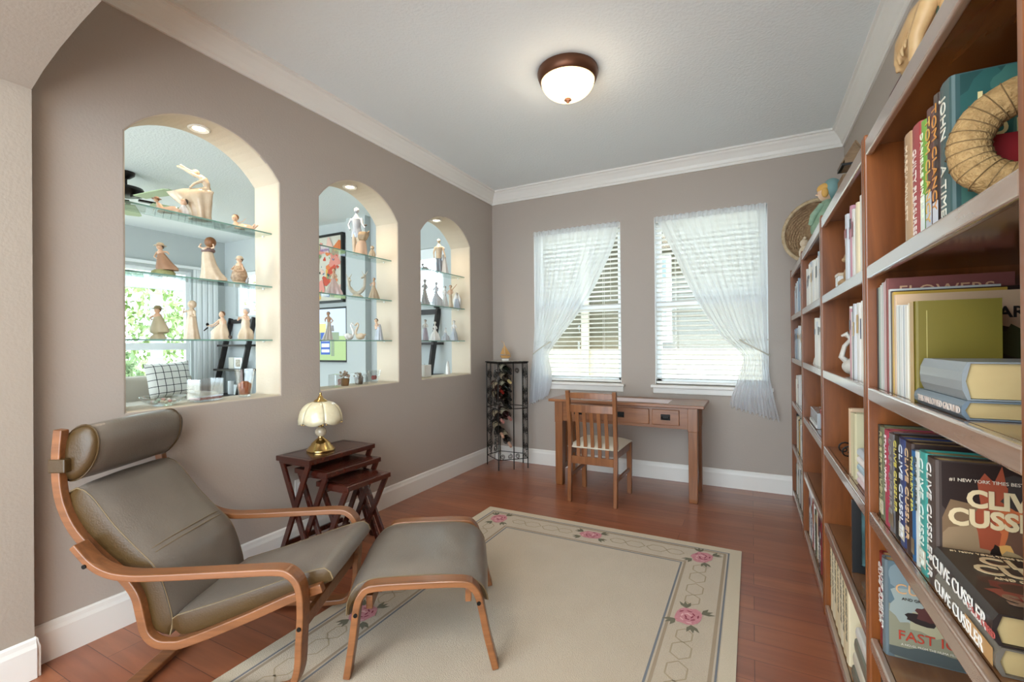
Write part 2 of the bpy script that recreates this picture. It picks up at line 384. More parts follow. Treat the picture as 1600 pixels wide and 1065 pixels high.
# windows: frames, panes, sill, blind
def window(n, x0, x1):
    yg = YF + 0.105
    fr = MB()
    for a, b in ((x0, x0 + 0.045), (x1 - 0.045, x1)): fr.box(a, b, yg - 0.03, yg + 0.03, WZ0, WZ1)
    fr.box(x0, x1, yg - 0.03, yg + 0.03, WZ0, WZ0 + 0.055); fr.box(x0, x1, yg - 0.03, yg + 0.03, WZ1 - 0.045, WZ1)
    zm = 1.585
    fr.box(x0, x1, yg - 0.036, yg + 0.03, zm - 0.028, zm + 0.028)
    w = struct('window_%d' % n, fr, vinyl, bevel=0.003)
    obj('glass_pane', MB().box(x0 + 0.045, x1 - 0.045, yg - 0.002, yg + 0.002, WZ0 + 0.055, zm - 0.028), pane, w)
    obj('glass_pane', MB().box(x0 + 0.045, x1 - 0.045, yg + 0.01, yg + 0.014, zm + 0.028, WZ1 - 0.045), pane, w)
    lk = MB().box((x0 + x1) / 2 - 0.03, (x0 + x1) / 2 + 0.03, yg - 0.05, yg - 0.036, zm, zm + 0.018); obj('sash_lock', lk, vinyl, w, bevel=0.003)
    s = MB().box(x0 - 0.035, x1 + 0.035, YF - 0.05, YF + 0.075, WZ0 - 0.028, WZ0 - 0.002)
    s.box(x0 - 0.02, x1 + 0.02, YF - 0.02, YF - 0.001, WZ0 - 0.08, WZ0 - 0.028)
    struct('trim_%d' % (n + 10), s, trim_m, bevel=0.006, seg=3)
    mb = MB(); b_ = 0.004; y_ = (YF + 0.001, YF + 0.07)
    mb.box(x0, x0 + b_, *y_, WZ0 + .0, WZ1); mb.box(x1 - b_, x1, *y_, WZ0, WZ1); mb.box(x0 + b_, x1 - b_, *y_, WZ1 - b_, WZ1)
    struct('trim_%d' % (n + 30), mb, vinyl)
window(1, *WIN[0]); window(2, *WIN[1])

def blind(x0, x1, label):
    t = thing('window_blind', label, 'blind', ((x0 + x1) / 2, YF + 0.035, WZ1))
    w = (x1 - x0) / 2 - 0.008
    obj('headrail', MB().box(-w, w, -0.025, 0.025, -0.05, -0.003), slat_m, t, bevel=0.003)
    n = 33; top = -0.075; bot = -(WZ1 - WZ0) + 0.05; mb = MB()
    for i in range(n):
        z = top + (bot - top) * i / (n - 1)
        a = math.radians(-14); c, s = math.cos(a), math.sin(a)
        sec = [(-0.024, 0), (-0.012, 0.0022), (0, 0.003), (0.012, 0.0022), (0.024, 0), (0.012, -0.0004), (0, 0.0004), (-0.012, -0.0004)]
        mb.prism([(u * c - v * s, z + u * s + v * c) for u, v in sec], -w, w, 'x')
    obj('slats', mb, slat_m, t)
    obj('bottom_rail', MB().box(-w, w, -0.025, 0.025, bot - 0.042, bot - 0.022), slat_m, t, bevel=0.004)
    for x in (-w * 0.62, w * 0.62):
        for y in (-0.026, 0.026): obj('ladder_cord', MB().cyl((x, y, 0), 0.0012, bot - 0.025, -0.04, 6), slat_m, t)
    cd = MB().tube([(w - 0.09, -0.03, -0.04), (w - 0.09, -0.032, -0.7)], 0.0012, 6); cd.lathe([(0.002, -0.74), (0.006, -0.735), (0.004, -0.70)], 10, (w - 0.09, -0.032, 0)); obj('lift_cord', cd, slat_m, t)
blind(*WIN[0], 'white horizontal slat blind in the left window above the desk')
blind(*WIN[1], 'white horizontal slat blind in the right window nearer the bookcases')  # paler strip puts the sunlight on the lower wall into its colour

# sheer curtains, tied back
sheer_m = sheer('curtain_sheer', 'f8fbff', 0.30)
sheer_hem = sheer('curtain_hem', 'eef0f2', 0.2)
def curtain(label, rows, y, nf, seed, tieL, x0, x1, hook, hs):
    """rows: (z, xleft, xright, fold amplitude, forward)"""
    rnd = random.Random(seed); ph = [rnd.uniform(0, 6.28) for _ in range(6)]
    z0 = rows[0][0]
    t = thing('curtain', label, 'curtain', ((x0 + x1) / 2, y, z0))
    ox = (x0 + x1) / 2
    n = 150; path = smoothpath([(r[0], r[1], r[2]) for r in rows], 7); p2 = smoothpath([(r[3], r[4], r[0]) for r in rows], 7)
    mb = MB(); grid = []
    for a, b in zip(path, p2):
        row = []
        z, xa, xb = a; amp, fw, _ = b
        for j in range(n + 1):
            u = j / n
            uu = u + 0.010 * math.sin(5 * u * PI + ph[0]) + 0.006 * math.sin(13 * u + ph[1])
            f = math.sin(uu * nf * 2 * PI + ph[2] + 0.35 * math.sin(3 * z)) + 0.35 * math.sin(uu * nf * 4.6 * PI + ph[3] + z)
            xx = xa + (xb - xa) * u
            hem = 0.25 * (0.010 * math.sin(uu * nf * 2 * PI + ph[4]) - hs * (u - 0.5)) if z < 0.9 else 0
            row.append(mb.bm.verts.new((xx - ox, -fw + amp * f, z - z0 + hem * (0.9 - z) * 16 if z < 0.9 else z - z0)))
        grid.append(row)
    for r0, r1 in zip(grid, grid[1:]):
        for j in range(n): mb.bm.faces.new((r0[j], r0[j + 1], r1[j + 1], r1[j]))
    obj('drape', mb, sheer_m, t, smooth=True)
    # rod pocket header
    hd = MB(); g = []
    for zz in (0.012, -0.004, -0.02, -0.036):
        g.append([hd.bm.verts.new((x0 + (x1 - x0) * j / 120 - ox, -0.012 + 0.004 * math.sin(j * 1.9) + (0.006 if zz in (-0.004, -0.02) else 0) * -1, zz + 0.004 * math.sin(j * 0.9))) for j in range(121)])
    for r0, r1 in zip(g, g[1:]):
        for j in range(120): hd.bm.faces.new((r0[j], r0[j + 1], r1[j + 1], r1[j]))
    obj('rod_pocket', hd, sheer_hem, t, smooth=True)
    obj('curtain_rod', MB().tube([(x0 - ox, 0.004, -0.014), (x1 - ox, 0.004, -0.014)], 0.006, 8), vinyl, t)
    # tieback cord round the gathered cloth
    zt, xa, xb = tieL
    pts = []
    cx, hx = (xa + xb) / 2, (xb - xa) / 2 + 0.012
    for i in range(15):
        a = PI * i / 14
        s = -1 if hook[0] < cx else 1
        pts.append((cx - s * (-hx) * math.cos(a) * -1 - ox, -0.02 - 0.05 * math.sin(a), zt - z0 + (hook[1] - zt) * (0.5 + 0.5 * math.cos(a))))
    obj('tieback', MB().tube([(hook[0] - ox, 0.02, hook[1] - z0)] + pts, 0.006, 8), mat('tieback_cord', 'c9c5b8', 0.7), t)
    return t
Yc = YF - 0.03
curtain('sheer white curtain in the left window, tied back towards the wine rack',
        [(2.377, -1.985, -1.10, 0.006, 0.0), (2.15, -1.985, -1.165, 0.010, 0.0), (1.95, -1.985, -1.262, 0.012, 0.0), (1.77, -1.985, -1.355, 0.013, 0.0), (1.53, -1.985, -1.52, 0.013, 0.0), (1.32, -1.985, -1.69, 0.013, 0.015),
         (1.17, -1.985, -1.80, 0.012, 0.035), (1.09, -1.99, -1.812, 0.013, 0.04), (0.95, -2.005, -1.775, 0.016, 0.06), (0.82, -2.015, -1.785, 0.018, 0.06), (0.74, -2.02, -1.80, 0.018, 0.06), (0.665, -2.02, -1.825, 0.018, 0.06)],
        Yc, 11, 3, (1.13, -1.985, -1.805), -1.985, -1.10, (-1.99, 1.26), -0.10)
curtain('sheer white curtain in the right window, tied back towards the bookcases',
        [(2.372, -0.765, 0.115, 0.006, 0.0), (2.18, -0.68, 0.115, 0.010, 0.0), (2.02, -0.605, 0.115, 0.012, 0.0), (1.80, -0.516, 0.115, 0.013, 0.0), (1.55, -0.392, 0.115, 0.013, 0.0), (1.32, -0.25, 0.115, 0.013, 0.015),
         (1.17, -0.10, 0.118, 0.012, 0.035), (1.09, -0.065, 0.12, 0.013, 0.04), (0.95, -0.10, 0.13, 0.016, 0.06), (0.82, -0.135, 0.155, 0.018, 0.07), (0.72, -0.16, 0.18, 0.018, 0.08), (0.655, -0.165, 0.195, 0.018, 0.08)],
        Yc, 11, 8, (1.13, -0.08, 0.12), -0.765, 0.115, (0.122, 1.26), 0.10)

# ceiling light
lamp_bowl = mat('alabaster_glass', 'ffe9c4', 0.4, emit=('ffdca0', 1.9))
t = thing('ceiling_light', 'flush ceiling light with bronze rim and glowing alabaster glass bowl', 'ceiling light', (-0.968, 2.62, ZC))
obj('rim', MB().lathe([(0.10, 0.0), (0.178, -0.0), (0.182, -0.018), (0.178, -0.035), (0.168, -0.062), (0.160, -0.066), (0.155, -0.05), (0.10, -0.045)], 48, cap=False), bronze, t, smooth=True)
obj('glass_bowl', MB().lathe([(0.160 * math.cos(a), -0.058 - 0.112 * math.sin(a)) for a in [i * PI / 2 / 12 for i in range(12)]] + [(0.004, -0.17)], 48), lamp_bowl, t, smooth=True)
obj('finial', MB().lathe([(0.004, -0.166), (0.020, -0.170), (0.022, -0.176), (0.012, -0.181), (0.009, -0.19), (0.003, -0.194)], 20), bronze, t, smooth=True)
lg = bpy.data.lights.new('ceiling_lamp_glow', 'POINT'); lg.energy = 4; lg.color = (1, 0.88, 0.72); lg.shadow_soft_size = 0.12
lo = bpy.data.objects.new('ceiling_lamp_glow', lg); link(lo); lo.location = (-0.968, 2.62, ZC - 0.30)

# puck lights in the arches
puck_em = mat('puck_lens', 'fff2da', 0.3, emit=('ffe6bd', 14))
for i, (a, b) in enumerate(ARCH):
    c = (a + b) / 2
    t = thing('puck_light', ['round recessed light glowing at the top of the nearest arched niche', 'round recessed light glowing at the top of the middle arched niche', 'round recessed light at the top of the farthest arched niche'][i],
              'recessed light', (-2.62, c, APX), group='puck lights in the niches')
    obj('trim_ring', MB().lathe([(0.030, -0.004), (0.046, -0.010), (0.052, -0.006), (0.053, 0.004), (0.030, 0.004)], 32, cap=False), trim_m, t, smooth=True)
    obj('lens', MB().lathe([(0.002, -0.005), (0.031, -0.004), (0.031, 0.003)], 24), puck_em, t, smooth=True)
    l = bpy.data.lights.new('puck_glow', 'SPOT'); l.energy = [11, 11, 10][i]; l.color = (1, 0.78, 0.54); l.spot_size = math.radians(140); l.spot_blend = 0.7; l.shadow_soft_size = 0.03
    o = bpy.data.objects.new('puck_glow', l); link(o); o.location = (-2.62, c, APX - 0.02)

# unseen ceiling lights added behind the camera to brighten the room
for k, (x, y, e) in enumerate(((-1.0, -0.45, 14), (-0.9, -1.3, 14))):
    t = thing('hall_ceiling_light', ['flush white glass light on the hall ceiling just behind the entry arch', 'flush white glass light on the hall ceiling farther from the entry arch'][k], 'ceiling light', (x, y, ZC), group='hall ceiling lights')
    obj('glass_bowl', MB().lathe([(0.17 * math.cos(a), -0.02 - 0.09 * math.sin(a)) for a in [i * PI / 2 / 8 for i in range(8)]] + [(0.004, -0.11)], 32), lamp_bowl, t, smooth=True)
    l = bpy.data.lights.new('hall_glow', 'AREA'); l.shape = 'DISK'; l.size = 0.5; l.energy = e; l.color = (1, 0.96, 0.9)
    o = bpy.data.objects.new('hall_glow', l); link(o); o.location = (x, y, ZC - 0.14)

t = thing('hall_floor_lamp', 'floor lamp with a white drum shade standing in the hall behind the entry arch', 'floor lamp', (0.32, -1.0, 0))  # unseen lamp added behind the camera to brighten the left wall
obj('base', MB().lathe([(.14, 0), (.14, .015), (.02, .03)], 32), dark_metal, t, smooth=True); obj('pole', MB().cyl((0, 0, 0), .011, .03, 1.50, 12), dark_metal, t)
obj('shade', MB().lathe([(.20, 1.42), (.17, 1.72)], 40, cap=False), sheer('lamp_shade_cloth', 'f3e3c8', 0.25), t, smooth=True); obj('bulb', MB().ball((0, 0, 1.56), .035, 12), puck_em, t, smooth=True)
l = bpy.data.lights.new('floor_lamp_glow', 'POINT'); l.energy = 55; l.color = (1, 0.89, 0.76); l.shadow_soft_size = 0.16
o = bpy.data.objects.new('floor_lamp_glow', l); link(o); o.location = (0.32, -1.0, 1.40)

# wall outlet by the nesting tables
t = thing('wall_outlet', 'white electrical outlet plate low on the left wall behind the nesting tables', 'outlet', (XL, 1.93, 0.36))
obj('cover_plate', MB().box(0, 0.006, -0.035, 0.035, -0.057, 0.057), trim_m, t, bevel=0.003)
mb = MB()
for z in (-0.022, 0.022):
    mb.box(0.006, 0.0075, -0.016, 0.016, z - 0.014, z + 0.014)
obj('socket_face', mb, vinyl, t, bevel=0.001)

# ------------------------------------------------------------------ rug
def rug():
    x0, x1, y0, y1, h = -1.772, -0.062, 0.10, 3.032, 0.009
    base = mat('rug_ivory', 'bfae97', 0.95, sheen=0.3, bump=(300, 0.5), var=(6, 'b8a78f', 0.6))
    blue = mat('rug_blue_grey', '73767c', 0.95); tan = mat('rug_tan', 'a08e78', 0.95); rose = mat('rug_rose', 'b9707a', 0.95, var=(90, 'd29aa0', 0.8)); rosed = mat('rug_rose_dark', '8a3c4c', 0.95)
    leaf = mat('rug_leaf', '6e6a58', 0.95); pale = mat('rug_trellis', 'aa9a80', 0.95); edge = mat('rug_edge', 'cfc1aa', 0.95, bump=(300, 0.5))
    mb = MB(); mb.box(x0, x1, y0, y1, 0, h)
    e = 0.0008; z = h + e
    def frame(i0, i1, mi, dz=0):
        mb.mi = mi; zz = z + dz
        a, b, c, d = x0 + i0, x1 - i0, y0 + i0, y1 - i0; A, B, Cc, D = x0 + i1, x1 - i1, y0 + i1, y1 - i1
        mb.quad((a, c, zz), (b, c, zz), (B, Cc, zz), (A, Cc, zz)); mb.quad((b, c, zz), (b, d, zz), (B, D, zz), (B, Cc, zz))
        mb.quad((b, d, zz), (a, d, zz), (A, D, zz), (B, D, zz)); mb.quad((a, d, zz), (a, c, zz), (A, Cc, zz), (A, D, zz))
    frame(0.0, 0.058, 7); frame(0.062, 0.070, 1); frame(0.078, 0.092, 2); frame(0.274, 0.286, 2); frame(0.294, 0.303, 1)
    rnd = random.Random(5)
    def flower(cx, cy, ang):
        ca, sa = math.cos(ang), math.sin(ang)
        def T(u, v, k=0): return (cx + u * ca - v * sa, cy + u * sa + v * ca, z + 0.0006 * (1 + k))
        def blob(u, v, ru, rv, mi, k, n=9, jag=0.14, rot=0):
            mb.mi = mi; ps = []
            for j in range(n):
                a = 2 * PI * j / n; r = 1 + rnd.uniform(-jag, jag); p, q = ru * r * math.cos(a), rv * r * math.sin(a)
                ps.append(T(u + p * math.cos(rot) - q * math.sin(rot), v + p * math.sin(rot) + q * math.cos(rot), k))
            mb.quad(*ps)
        def lf(u, v, a, l=0.06):
            mb.mi = 5
            for da in (-0.45, 0, 0.45):
                p = [(0, 0), (l * .5, l * .16), (l, 0), (l * .5, -l * .16)]
                mb.quad(*[T(u + q * math.cos(a + da) - w * math.sin(a + da), v + q * math.sin(a + da) + w * math.cos(a + da), 0 + da * 0.1) for q, w in p])
        for u, v, a in ((0.055, 0.035, 0.5), (-0.055, 0.035, 2.7), (0.055, -0.035, -0.6), (-0.055, -0.035, -2.6)): lf(u, v, a)
        blob(0, 0, 0.072, 0.056, 3, 1, 16, 0.10)
        for k in range(13):
            a = k * 2.4; r = 0.012 + 0.0036 * k
            blob(r * math.cos(a), r * 0.8 * math.sin(a), 0.013, 0.004, 4 if k % 3 else 8, 2 + 0.1 * k, 7, 0.1, a + 1.4)
    cx0, cx1 = x0 + 0.180, x1 - 0.200
    for k in range(5):
        cy = 2.848 - 0.643 * k
        flower(cx0, cy, PI / 2 + 0.2); flower(cx1, cy, PI / 2 - 0.3)
    flower((x0 + x1) / 2 - 0.01, 2.862, 0.1); flower((x0 + x1) / 2, 0.27, 0)
    # faint hexagon trellis between the roses
    mb.mi = 6
    def hexa(cx, cy, r, al):
        ps = [(cx + r * .72 * math.cos(a), cy + r * math.sin(a)) for a in [PI / 2 + i * PI / 3 for i in range(6)]] if al else [(cx + r * math.cos(a), cy + r * .72 * math.sin(a)) for a in [i * PI / 3 for i in range(6)]]
        for i in range(6):
            (ax, ay), (bx, by) = ps[i], ps[(i + 1) % 6]; dx, dy = bx - ax, by - ay; l = math.hypot(dx, dy); nx, ny = -dy / l * .003, dx / l * .003
            mb.quad((ax - nx, ay - ny, z), (bx - nx, by - ny, z), (bx + nx, by + ny, z), (ax + nx, ay + ny, z))
    for cx in (cx0, cx1):
        for k in range(4):
            c = 2.848 - 0.643 * (k + .5)
            for d, r in ((-0.17, .05), (-0.065, .06), (0.065, .06), (0.17, .05)): hexa(cx, c + d, r, True)
    for c in (-1.27, -0.58):
        for d, r in ((-0.17, .05), (-0.065, .06), (0.065, .06), (0.17, .05)): hexa(c + d, 2.855, r, False)
    o = obj('floral_rug', mb, [base, blue, tan, rose, rosed, leaf, pale, edge, mat('rug_rose_light', 'dfb4b6', 0.95)])
    tag(o, 'ivory wool rug with grey border lines and pink roses on the wood floor', 'rug')
rug()
# ================================================================== bentwood armchair and footstool
YAW = 0.47903
def resamp(path, n):
    P = [Vector((p[0], p[1])) for p in path]; d = [0]
    for a, b in zip(P, P[1:]): d.append(d[-1] + (b - a).length)
    out = []
    for i in range(n):
        t = d[-1] * i / (n - 1); k = 0
        while k < len(P) - 2 and d[k + 1] < t: k += 1
        f = (t - d[k]) / max(1e-9, d[k + 1] - d[k]); out.append(P[k].lerp(P[k + 1], f))
    return out
def slab(parent, name, front, back, y0, y1, puff=0.014, n=26, m=14, mats=None, edge=0.014, wob=0.0, seed=1):
    """upholstered slab lofted between a front and a back profile, seamed edges"""
    rnd = random.Random(seed)
    Fp = resamp(sp2(front, 5), n); Bp = resamp(sp2(back, 5), n); mb = MB(); rings = []
    cols = [j / m for j in range(m + 1)]
    for i in range(n):
        t = i / (n - 1); a = Fp[max(i - 1, 0)]; b = Fp[min(i + 1, n - 1)]; d = (b - a).normalized(); nn = Vector((-d.y, d.x))
        if nn.dot(Fp[i] - Bp[i]) < 0: nn = -nn
        ring = []; ey = edge * (1 - min(1, 10 * min(t, 1 - t)) ** 0.5)
        for c in cols:
            s = 1 - abs(2 * c - 1) ** 4; e = 1 - abs(2 * t - 1) ** 6
            w = wob * (math.sin(23 * t + 5 * c + seed) * math.sin(9 * c + 3 * t) * 0.5)
            p = Fp[i] + nn * (puff * s * (0.35 + 0.65 * e) + w * s)
            ring.append(mb.bm.verts.new((p.x, y0 + ey + (y1 - y0 - 2 * ey) * c, p.y)))
        mid = (Fp[i] + Bp[i]) / 2
        ring.append(mb.bm.verts.new((mid.x, y1 - ey + 0.006, mid.y)))
        ring.append(mb.bm.verts.new((Bp[i].x, y1 - ey - 0.004, Bp[i].y)))
        ring.append(mb.bm.verts.new((Bp[i].x, y0 + ey + 0.004, Bp[i].y)))
        ring.append(mb.bm.verts.new((mid.x, y0 + ey - 0.006, mid.y)))
        rings.append(ring)
    k = len(rings[0])
    for a, b in zip(rings, rings[1:]):
        for j in range(k):
            f = mb.bm.faces.new((a[j], a[(j + 1) % k], b[(j + 1) % k], b[j])); f.material_index = 0 if j < m else 1
    for r in (rings[0][::-1], rings[-1]): f = mb.bm.faces.new(r); f.material_index = 1
    o = obj(name, mb, mats or [leather, leather_side], parent, smooth=True)
    path0 = [(p.x, y0 + 0.006, p.y) for p in Fp]; path1 = [(p.x, y1 - 0.006, p.y) for p in Fp]
    obj('piping', MB().tube(path0, 0.0028, 6), piping_m if name != 'x' else leather_side, o, smooth=True)
    obj('piping', MB().tube(path1, 0.0028, 6), piping_m, o, smooth=True)
    return o, Fp
def armchair():
    L0, D0 = -1.15, 1.92
    t = thing('lounge_armchair', 'bentwood armchair with taupe leather cushions and rolled headrest by the left wall', 'armchair', (-1.9055, 1.1738, 0.0138), YAW)
    sh = lambda pts: [(x - L0, z) for x, z in pts]
    dy = lambda d: d - D0
    arm = [(-1.535, 0.535), (-1.478, 0.473), (-1.422, 0.44), (-1.356, 0.426), (-1.258, 0.424), (-0.978, 0.435), (-0.835, 0.440), (-0.785, 0.428), (-0.752, 0.385), (-0.744, 0.3), (-0.750, 0.189), (-0.758, 0.09), (-0.79, 0.030), (-0.86, 0.011), (-1.05, 0.011), (-1.45, 0.011)]
    for a, b in ((1.60, 1.658), (2.18, 2.238)):
        o = obj('armrest', MB().strip(sh(sp2(arm, 5)), dy(a), dy(b), 0.024), bent, t, bevel=0.004, angle=60)
        yy = dy(a) - 0.001 if a < 1.9 else dy(b) + 0.001
        for (x, z) in ((-1.488, 0.468), (-0.746, 0.245)):
            obj('bolt', MB().lathe([(0.0075, -0.003), (0.0075, 0.003)], 12, mtx=Matrix.Translation((x - L0, yy, z)) @ Matrix.Rotation(PI / 2, 4, 'X')), dark_metal, o)
    fr = [(-1.642, 0.93), (-1.651, 0.828), (-1.647, 0.724), (-1.628, 0.643), (-1.584, 0.558), (-1.503, 0.47), (-1.422, 0.401), (-1.369, 0.331), (-1.348, 0.25), (-1.332, 0.192), (-1.295, 0.158), (-1.244, 0.151), (-1.179, 0.162), (-0.971, 0.243), (-0.809, 0.313), (-0.694, 0.352)]
    fp = sp2(fr, 5)
    for a, b in ((1.662, 1.694), (2.142, 2.174)):
        obj('side_rail', MB().strip(sh(fp), dy(a), dy(b), 0.032), bent, t, bevel=0.004, angle=60)
    for k in (3, 14, 22, 66, 72):
        x, z = fp[k]; x2, z2 = fp[k + 1]; a = math.atan2(z2 - z, x2 - x)
        mt = Matrix.Translation((x - L0, 0, z)) @ Matrix.Rotation(-a, 4, 'Y')
        obj('cross_slat', MB().box(-0.035, 0.035, dy(1.694), dy(2.142), -0.006, 0.006, mtx=mt), bent, t, bevel=0.003)
    obj('floor_crossbar', MB().box(-1.405 - L0, -1.345 - L0, dy(1.658), dy(2.18), 0.001, 0.021), bent, t, bevel=0.004)
    obj('seat_crossbar', MB().box(-0.775 - L0, -0.755 - L0, dy(1.658), dy(2.18), 0.20, 0.25), bent, t, bevel=0.004)
    bf = [(-1.625, 0.700), (-1.60, 0.712), (-1.549, 0.681), (-1.467, 0.576), (-1.387, 0.492), (-1.317, 0.421), (-1.286, 0.353), (-1.263, 0.273), (-1.253, 0.219), (-1.262, 0.172)]
    bb = [(-1.638, 0.690), (-1.632, 0.662), (-1.612, 0.61), (-1.53, 0.512), (-1.446, 0.435), (-1.378, 0.366), (-1.345, 0.28), (-1.33, 0.215), (-1.305, 0.18), (-1.27, 0.168)]
    o, Fp = slab(t, 'back_cushion', sh(bf), sh(bb), dy(1.688), dy(2.148), puff=0.020, wob=0.004, seed=2)
    # double stitched seam across the back cushion
    for k in (13.4, 14.1):
        i = int(k); p = Fp[i].lerp(Fp[i + 1], k - i); q = Fp[i + 1] - Fp[i]; nn = Vector((q.y * -1, q.x)).normalized()
        if nn.x < 0: nn = -nn
        obj('seam', MB().tube([(p.x + nn.x * (0.020 * (1 - abs(2 * c - 1) ** 4) + 0.0015), dy(1.70) + 0.436 * c, p.y + nn.y * (0.020 * (1 - abs(2 * c - 1) ** 4) + 0.0015)) for c in [j / 14 for j in range(15)]], 0.0016, 5), piping_m, o)
    sf = [(-1.262, 0.205), (-1.249, 0.236), (-1.197, 0.255), (-1.033, 0.305), (-0.81, 0.380), (-0.704, 0.410), (-0.676, 0.400), (-0.664, 0.372)]
    sb = [(-1.250, 0.180), (-1.225, 0.172), (-1.17, 0.184), (-1.033, 0.234), (-0.81, 0.320), (-0.72, 0.350), (-0.69, 0.352), (-0.672, 0.358)]
    slab(t, 'seat_cushion', sh(sf), sh(sb), dy(1.688), dy(2.148), puff=0.012, wob=0.003, seed=5)
    # headrest
    mb = MB(); ys = [(-0.238, 0.35), (-0.236, 0.7), (-0.229, 0.9), (-0.215, 1.0), (-0.12, 1.03), (0, 1.04), (0.12, 1.03), (0.205, 1.0), (0.228, 0.93), (0.240, 0.75), (0.246, 0.4)]
    rings = []; cx, cz, ta = -1.606 - L0, 0.838, math.radians(24)
    for k, (y, s) in enumerate(ys):
        r = []
        for j in range(28):
            a = 2 * PI * j / 28; u, v = 0.066 * s * math.cos(a), 0.108 * s * math.sin(a); w = 1 + 0.012 * math.sin(7 * a + k)
            r.append(mb.bm.verts.new((cx + (u * math.cos(ta) + v * math.sin(ta)) * w, y + 0.002, cz + (-u * math.sin(ta) + v * math.cos(ta)) * w)))
        rings.append(r)
    for k, (a, b) in enumerate(zip(rings, rings[1:])):
        for j in range(28):
            f = mb.bm.faces.new((a[j], a[(j + 1) % 28], b[(j + 1) % 28], b[j])); f.material_index = 1 if (k < 3 or k > 6) else 0
    f = mb.bm.faces.new(rings[0][::-1]); f.material_index = 1; f = mb.bm.faces.new(rings[-1]); f.material_index = 1
    h = obj('headrest', mb, [leather, leather_side], t, smooth=True)
    pr = []
    for j in range(28):
        a = 2 * PI * j / 28; u, v = 0.067 * math.cos(a), 0.109 * math.sin(a); pr.append((cx + u * math.cos(ta) + v * math.sin(ta), -0.214, cz - u * math.sin(ta) + v * math.cos(ta)))
    obj('piping', MB().tube(pr, 0.003, 6, closed=True), leather_side, h, smooth=True)
    obj('piping', MB().tube([(x, 0.208, z) for x, y, z in pr], 0.003, 6, closed=True), leather_side, h, smooth=True)
    for a in (1.658, 2.138):
        mb = MB(); mb.box(-1.674 - L0, -1.612 - L0, dy(a), dy(a + 0.040), 0.775, 0.825)
        obj('strap', mb, leather_side, h, bevel=0.005)
armchair()
def footstool():
    L0, D0 = -0.40, 2.045
    rz = YAW + 0.085
    t = thing('footstool', 'bentwood footstool with a curved taupe leather cushion standing on the rug', 'footstool', (L0 * 0.8874 - D0 * 0.4609, L0 * 0.4609 + D0 * 0.8874, 0.0125), rz)
    leg = [(-0.648, 0.000), (-0.628, 0.13), (-0.611, 0.255), (-0.592, 0.305), (-0.550, 0.328), (-0.387, 0.331), (-0.225, 0.328), (-0.180, 0.308), (-0.156, 0.258), (-0.130, 0.13), (-0.098, 0.000)]
    p = [(x - L0, z) for x, z in sp2(leg, 5)]
    for a, b in ((-0.330, -0.274), (0.274, 0.330)):
        o = obj('side_frame', MB().strip(p, a, b, 0.026), bent, t, bevel=0.004, angle=60)
        yy = a - 0.001 if a < 0 else b + 0.001
        for x, z in ((-0.213, 0.235), (0.240, 0.255)): obj('bolt', MB().lathe([(0.0075, -0.003), (0.0075, 0.003)], 12, mtx=Matrix.Translation((x, yy, z)) @ Matrix.Rotation(PI / 2, 4, 'X')), dark_metal, o)
    for x, z in ((-0.175, 0.255), (0.20, 0.262)): obj('cross_slat', MB().box(x - 0.012, x + 0.012, -0.274, 0.274, z - 0.03, z + 0.022), bent, t, bevel=0.003)
    f = [(-0.262, 0.215), (-0.258, 0.262), (-0.228, 0.318), (-0.172, 0.346), (-0.05, 0.352), (0.08, 0.352), (0.185, 0.342), (0.245, 0.312), (0.272, 0.268), (0.276, 0.245)]
    b = [(-0.248, 0.213), (-0.235, 0.250), (-0.205, 0.285), (-0.155, 0.302), (-0.04, 0.308), (0.08, 0.308), (0.17, 0.30), (0.225, 0.278), (0.252, 0.252), (0.262, 0.243)]
    f = [(x, z - 0.013) for x, z in f]; b = [(x, z - 0.013) for x, z in b]
    o, Fp = slab(t, 'cushion', f, b, -0.272, 0.272, puff=0.016, wob=0.004, seed=9, n=34)
footstool()

# ================================================================== nesting tables and lamp
def nest(label, x0, x1, y0, y1, h, th=0.030):
    cx, cy = (x0 + x1) / 2, (y0 + y1) / 2
    t = thing('nesting_table', label, 'side table', (cx, cy, 0), 0, 'nest of three dark cherry tables')
    hx, hy = (x1 - x0) / 2, (y1 - y0) / 2
    top = MB(); top.box(-hx, hx, -hy, hy, h - th, h)
    tp = obj('tabletop', top, cherry, t, bevel=0.004)
    obj('inlay_line', MB().box(-hx + 0.03, hx - 0.03, -hy + 0.03, -hy + 0.033, h, h + 0.0006).box(-hx + 0.03, hx - 0.03, hy - 0.033, hy - 0.03, h, h + 0.0006).box(-hx + 0.03, -hx + 0.033, -hy + 0.033, hy - 0.033, h, h + 0.0006).box(hx - 0.033, hx - 0.03, -hy + 0.033, hy - 0.033, h, h + 0.0006), mat('inlay_dark', '2b0f0a', 0.3), tp)
    for s in (-1, 1): obj('apron', MB().box(-hx + 0.02, hx - 0.02, min(s * (hy - 0.008), s * (hy - 0.02)), max(s * (hy - 0.008), s * (hy - 0.02)), h - th - 0.012, h - th), cherry, t)
    w = 0.036
    for s in (-1, 1):
        y = s * (hy - 0.018)
        for q in (-1, 1):
            # each leg of the X runs from one top corner to the opposite foot
            a = (q * (hx - 0.02), y, h - th); b = (-q * (hx - 0.02), y, 0.0)
            pts = [(a[0] - w / 2, a[2]), (a[0] + w / 2, a[2]), (b[0] + w / 2, 0.0), (b[0] - w / 2, 0.0)]
            ya, yb = (y - 0.016, y + 0.0) if q > 0 else (y - 0.0, y + 0.016)
            obj('leg', MB().prism(pts, ya, yb, 'y'), cherry, t, bevel=0.002)
    for zz in (h - th - 0.045, 0.055): obj('stretcher', MB().box(-hx + 0.014, -hx + 0.030, -hy + 0.034, hy - 0.034, zz, zz + 0.03), cherry, t, bevel=0.002)
    return t
nest('tallest dark cherry nesting table with crossed legs, carrying the brass lamp', -2.478, -2.188, 1.757, 2.262, 0.60)
